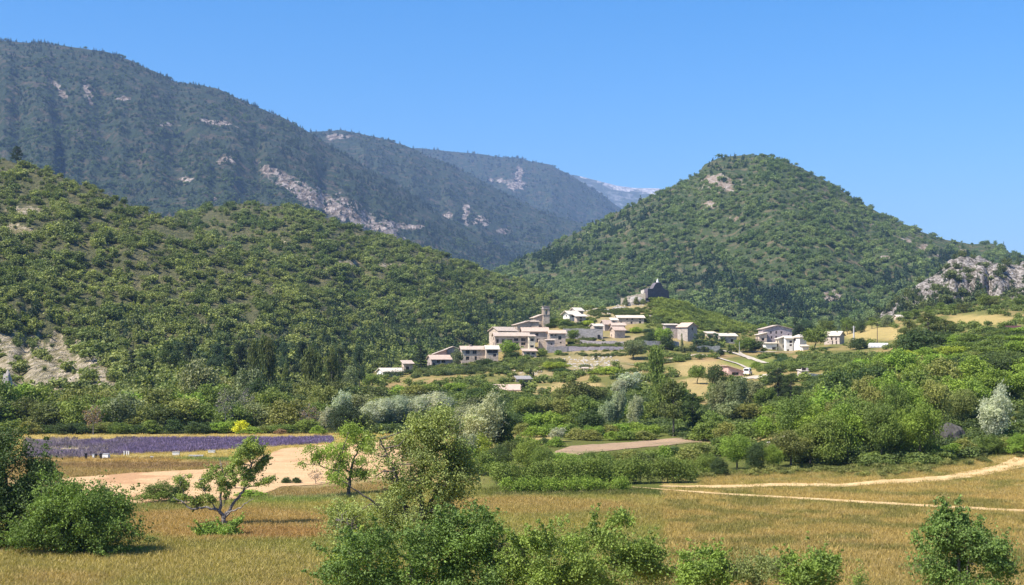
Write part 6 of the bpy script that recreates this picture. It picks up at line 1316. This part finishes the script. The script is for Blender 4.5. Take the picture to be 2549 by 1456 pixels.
hero('bush', 'low leafy bush at the bottom right of centre', 'bush', 2020, 53, blob(2020, 1420, 66, 42, 34, 16, 21, .7), (.185, .27, .06), .105, 9500, .05, sprigs=30, trunk=[(2020, 1650), (2020, 1560), (2020, 1470)], twig=2, tw=.005)
hero('sapling', 'thin leafy sapling tip poking up at the bottom', 'sapling', 2138, 52, [(2136, 1398, 8, 0), (2142, 1412, 10, 0), (2134, 1425, 12, 0), (2146, 1436, 14, 0), (2130, 1440, 12, 0), (2138, 1460, 16, 0)], (.20, .28, .07), .07, 900, .03, trunk=[(2138, 1640), (2138, 1560), (2138, 1470), (2138, 1430)], twig=2, tw=.004)
hero('broadleaf_tree', 'leafy young tree with thin top shoots in the bottom right corner', 'tree', 2390, 47, blob(2395, 1405, 110, 75, 54, 20, 22, 1.4) + blob(2370, 1330, 55, 45, 16, 18, 23, .8) + [(2345, 1245, 7, 0), (2352, 1262, 9, 0), (2362, 1280, 11, 0), (2386, 1250, 7, 0), (2388, 1268, 9, 0), (2384, 1285, 11, 0), (2440, 1288, 6, 0), (2436, 1305, 9, 0), (2275, 1330, 9, 0), (2284, 1345, 12, 0), (2300, 1358, 14, 0), (2480, 1400, 20, .3), (2510, 1420, 20, .3), (2368, 1300, 12, 0), (2385, 1305, 12, 0)], (.14, .22, .06), .095, 25000, .1, sprigs=60, trunk=[(2390, 1700), (2390, 1600), (2388, 1480), (2385, 1380)], twig=3, tw=.006)
# left edge mass
hero('broadleaf_tree', 'tall dark tree cut by the left edge of the view', 'tree', 20, 93, blob(20, 1180, 80, 95, 40, 26, 30, 1.8) + blob(30, 1300, 130, 80, 30, 28, 31, 2.2) + blob(-60, 1250, 110, 120, 30, 30, 33, 2.5), (.075, .12, .038), .17, 60000, .2, trunk=[(20, 1370), (20, 1320), (18, 1260), (15, 1180)], twig=2, sprigs=60, gs=.9)
hero('bush', 'broad green thicket sloping down to the right of the dark left-edge tree', 'bush', 215, 90, blob(195, 1285, 110, 80, 60, 24, 34, 2.2) + blob(265, 1325, 72, 58, 34, 22, 35, 1.6) + blob(120, 1330, 90, 50, 30, 24, 37, 1.6) + blob(150, 1230, 60, 40, 12, 20, 36, 1.2), (.135, .21, .045), .15, 50000, .12, trunk=[(215, 1385), (215, 1360), (212, 1330)], twig=2, sprigs=90, gs=.9)
tree('shrub', 375, 95, 1348, 46, 'olive', 'tiny, in the meadow right of the left thicket', gC)
finish_labels()

# ------------------------------------------------------------------ grass and lavender
def blades(n, h, spread, w, seed, lean=.35, mat=None, nm='g'):
    rng = np.random.default_rng(seed); V = []; Fc = []; 
    for k in range(n):
        x, y = rng.normal(0, spread, 2); a = rng.random() * 6.28; hh = h * rng.uniform(.5, 1.15); lx, ly = rng.normal(0, lean * hh, 2); u = np.array([math.cos(a), math.sin(a), 0]) * w
        b = np.array([x, y, -.04]); m = b + (lx * .35, ly * .35, hh * .6); t = b + (lx, ly, hh); i = len(V)
        V += [b - u, b + u, m + u * .7, m - u * .7, t + u * .25, t - u * .25]; Fc += [(i, i + 1, i + 2, i + 3), (i + 3, i + 2, i + 4, i + 5)]
    me = np_mesh(nm, V, Fc, False, rng.random(len(Fc))); me.materials.append(mat or LEAFI); return me
def grass():
    col = bpy.data.collections.new('grass_kinds')
    for k in range(4): col.objects.link(bpy.data.objects.new('g%d' % k, blades(18, .33, .26, .010 + .002 * k, 40 + k, nm='g%d' % k)))
    for k in range(2): col.objects.link(bpy.data.objects.new('h%d' % k, blades(12, .26, .2, .02, 60 + k, nm='h%d' % k)))
    rng = np.random.default_rng(3); n = 140000; py = 1490 - rng.random(n) ** 1.1 * 345; D = flatD(py); px = rng.uniform(-260, 2860, n)
    yt = L(px, [(1570, 1214), (1800, 1231), (2000, 1243), (2300, 1262), (2560, 1277)]); ym = L(px, [(1640, 1213), (1800, 1213), (1950, 1208), (2100, 1209), (2250, 1203), (2350, 1196), (2430, 1184), (2560, 1159)])
    k = ~((px > 1560) & (np.abs(py - yt) < rng.uniform(1.5, 5, n))) & ~((px > 1630) & (np.abs(py - ym) < rng.uniform(1.5, 7, n))); wb = L(px, [(150, 1205), (230, 1246), (300, 1254), (500, 1255), (640, 1237), (700, 1214), (850, 1206), (1000, 1202)]); k &= ~((px < 1040) & (px > 140) & (py < wb))
    k &= py > L(px, [(0, 1215), (1700, 1215), (1760, 1170), (2330, 1168), (2430, 1150), (2600, 1118), (2900, 1080)]); k &= ~((px > 1230) & (px < 1740) & (py < 1214)); k &= ~((px > 1040) & (px < 1230) & (py < 1215)); px, D, py = px[k], D[k], py[k]; n = len(px)
    c = ground_col(px, D) * rng.uniform(.86, 1.2, n)[:, None]; q = rng.random(n)[:, None] < .07; c = np.where(q, c * .3 + np.array([.42, .34, .20]) * .7, c)
    s = rng.uniform(.6, 1.15, n) * (1 + .3 * (py > 1345)); scatter('grass', np.column_stack([wx(px, D), D, ground_z(px, D)]), rng.integers(0, 6, n), rng.random(n) * 6.28, np.column_stack([s, s, s]), c, col, 'tall dry summer grass covering the foreground meadow', 'grass')
    # verge grass around the far fields
    n = 16000; px = rng.uniform(-60, 1060, n); py = rng.uniform(1081, 1205, n); D = flatD(py)
    lt = L(px, [(60, 1093), (830, 1090)]); lbm = L(px, [(60, 1140), (200, 1139), (330, 1130), (450, 1126), (560, 1120), (650, 1113), (740, 1108), (830, 1104)]); wt = L(px, [(150, 1190), (220, 1186), (340, 1176), (500, 1168), (600, 1160), (640, 1140), (700, 1118), (780, 1110), (900, 1106), (1000, 1104)])
    k = ~((px > 60) & (px < 832) & (py > lt) & (py < lbm) & (rng.random(n) > np.where(px < 330, .35, .06))) & (py < wt); px, D, py = px[k], D[k], py[k]; n = len(px)
    c = ground_col(px, D) * rng.uniform(.8, 1.3, n)[:, None]; s = rng.uniform(.7, 1.2, n)
    inl = (px > 60) & (px < 832) & (py > L(px, [(60, 1093), (830, 1090)])) & (py < L(px, [(60, 1140), (200, 1139), (330, 1130), (450, 1126), (830, 1104)])); c[inl] = np.array([.42, .36, .25]) * rng.uniform(.7, 1.2, inl.sum())[:, None]
    scatter('verge_grass', np.column_stack([wx(px, D), D, ground_z(px, D)]), rng.integers(0, 6, n), rng.random(n) * 6.28, np.column_stack([s, s, s]), c, col, 'pale rough grass on the verges around the lavender and stubble fields', 'grass')
grass()
def lavender():
    col = bpy.data.collections.new('lavender_kinds')
    for k in range(3): col.objects.link(bpy.data.objects.new('l%d' % k, blades(46, .5, .20, .03, 80 + k, .3, nm='l%d' % k)))
    rng = np.random.default_rng(8); pts_ = []
    for y in np.arange(176, 216, 1.25):
        for x in np.arange(-73, -22, .55): pts_.append((x + rng.normal() * .1, y + rng.normal() * .12 + (x + 50) * .03))
    A = np.array(pts_); D = A[:, 1]; px = A[:, 0] * F / D + CX; py = pyz(0.0, D)
    lt = L(px, [(60, 1094), (830, 1091)]); lb_ = L(px, [(60, 1140), (200, 1139), (330, 1130), (450, 1126), (560, 1120), (650, 1113), (740, 1108), (830, 1104)])
    n_ = fbm(A[:, 0] / 5, D / 7, 4, 4); k = (px > 62) & (px < 828) & (py > lt) & (py < lb_) & ((n_ > .33) | (px > 420)) & (rng.random(len(px)) < np.where(px < 280, .6, .96)); A, px, py, n_ = A[k], px[k], py[k], n_[k]; n = len(px)
    q = np.clip((px - 60) / 320 + (n_ - .5) * 1.5, 0, 1)[:, None]; c = (np.array([.20, .17, .22]) * (1 - q) + np.array([.165, .125, .265]) * q) * rng.uniform(.75, 1.25, n)[:, None]
    s = rng.uniform(.8, 1.2, n); scatter('lavender', np.column_stack([A, ground_z(px, A[:, 1])]), rng.integers(0, 3, n), rng.random(n) * 6.28, np.column_stack([s, s, s]), c, col, 'rows of purple lavender in bloom', 'lavender')
lavender()

# ------------------------------------------------------------------ haze
def haze(dens=6.0e-5):
    m = bpy.data.materials.new('valley_air'); m.use_nodes = True; ns = m.node_tree.nodes; ls = m.node_tree.links; ns.clear()
    pv = ns.new('ShaderNodeVolumePrincipled'); pv.inputs['Color'].default_value = (.36, .57, 1.0, 1); pv.inputs['Density'].default_value = dens; pv.inputs['Anisotropy'].default_value = 0.0
    o = ns.new('ShaderNodeOutputMaterial'); ls.new(pv.outputs[0], o.inputs['Volume'])
    mb = MB(); mb.box(-11000, -200, -10, 14500, 12600, 1350); ob = mb.build('haze', m); tag(ob, 'thin blue summer haze filling the valley air', 'haze', kind='stuff')
haze()
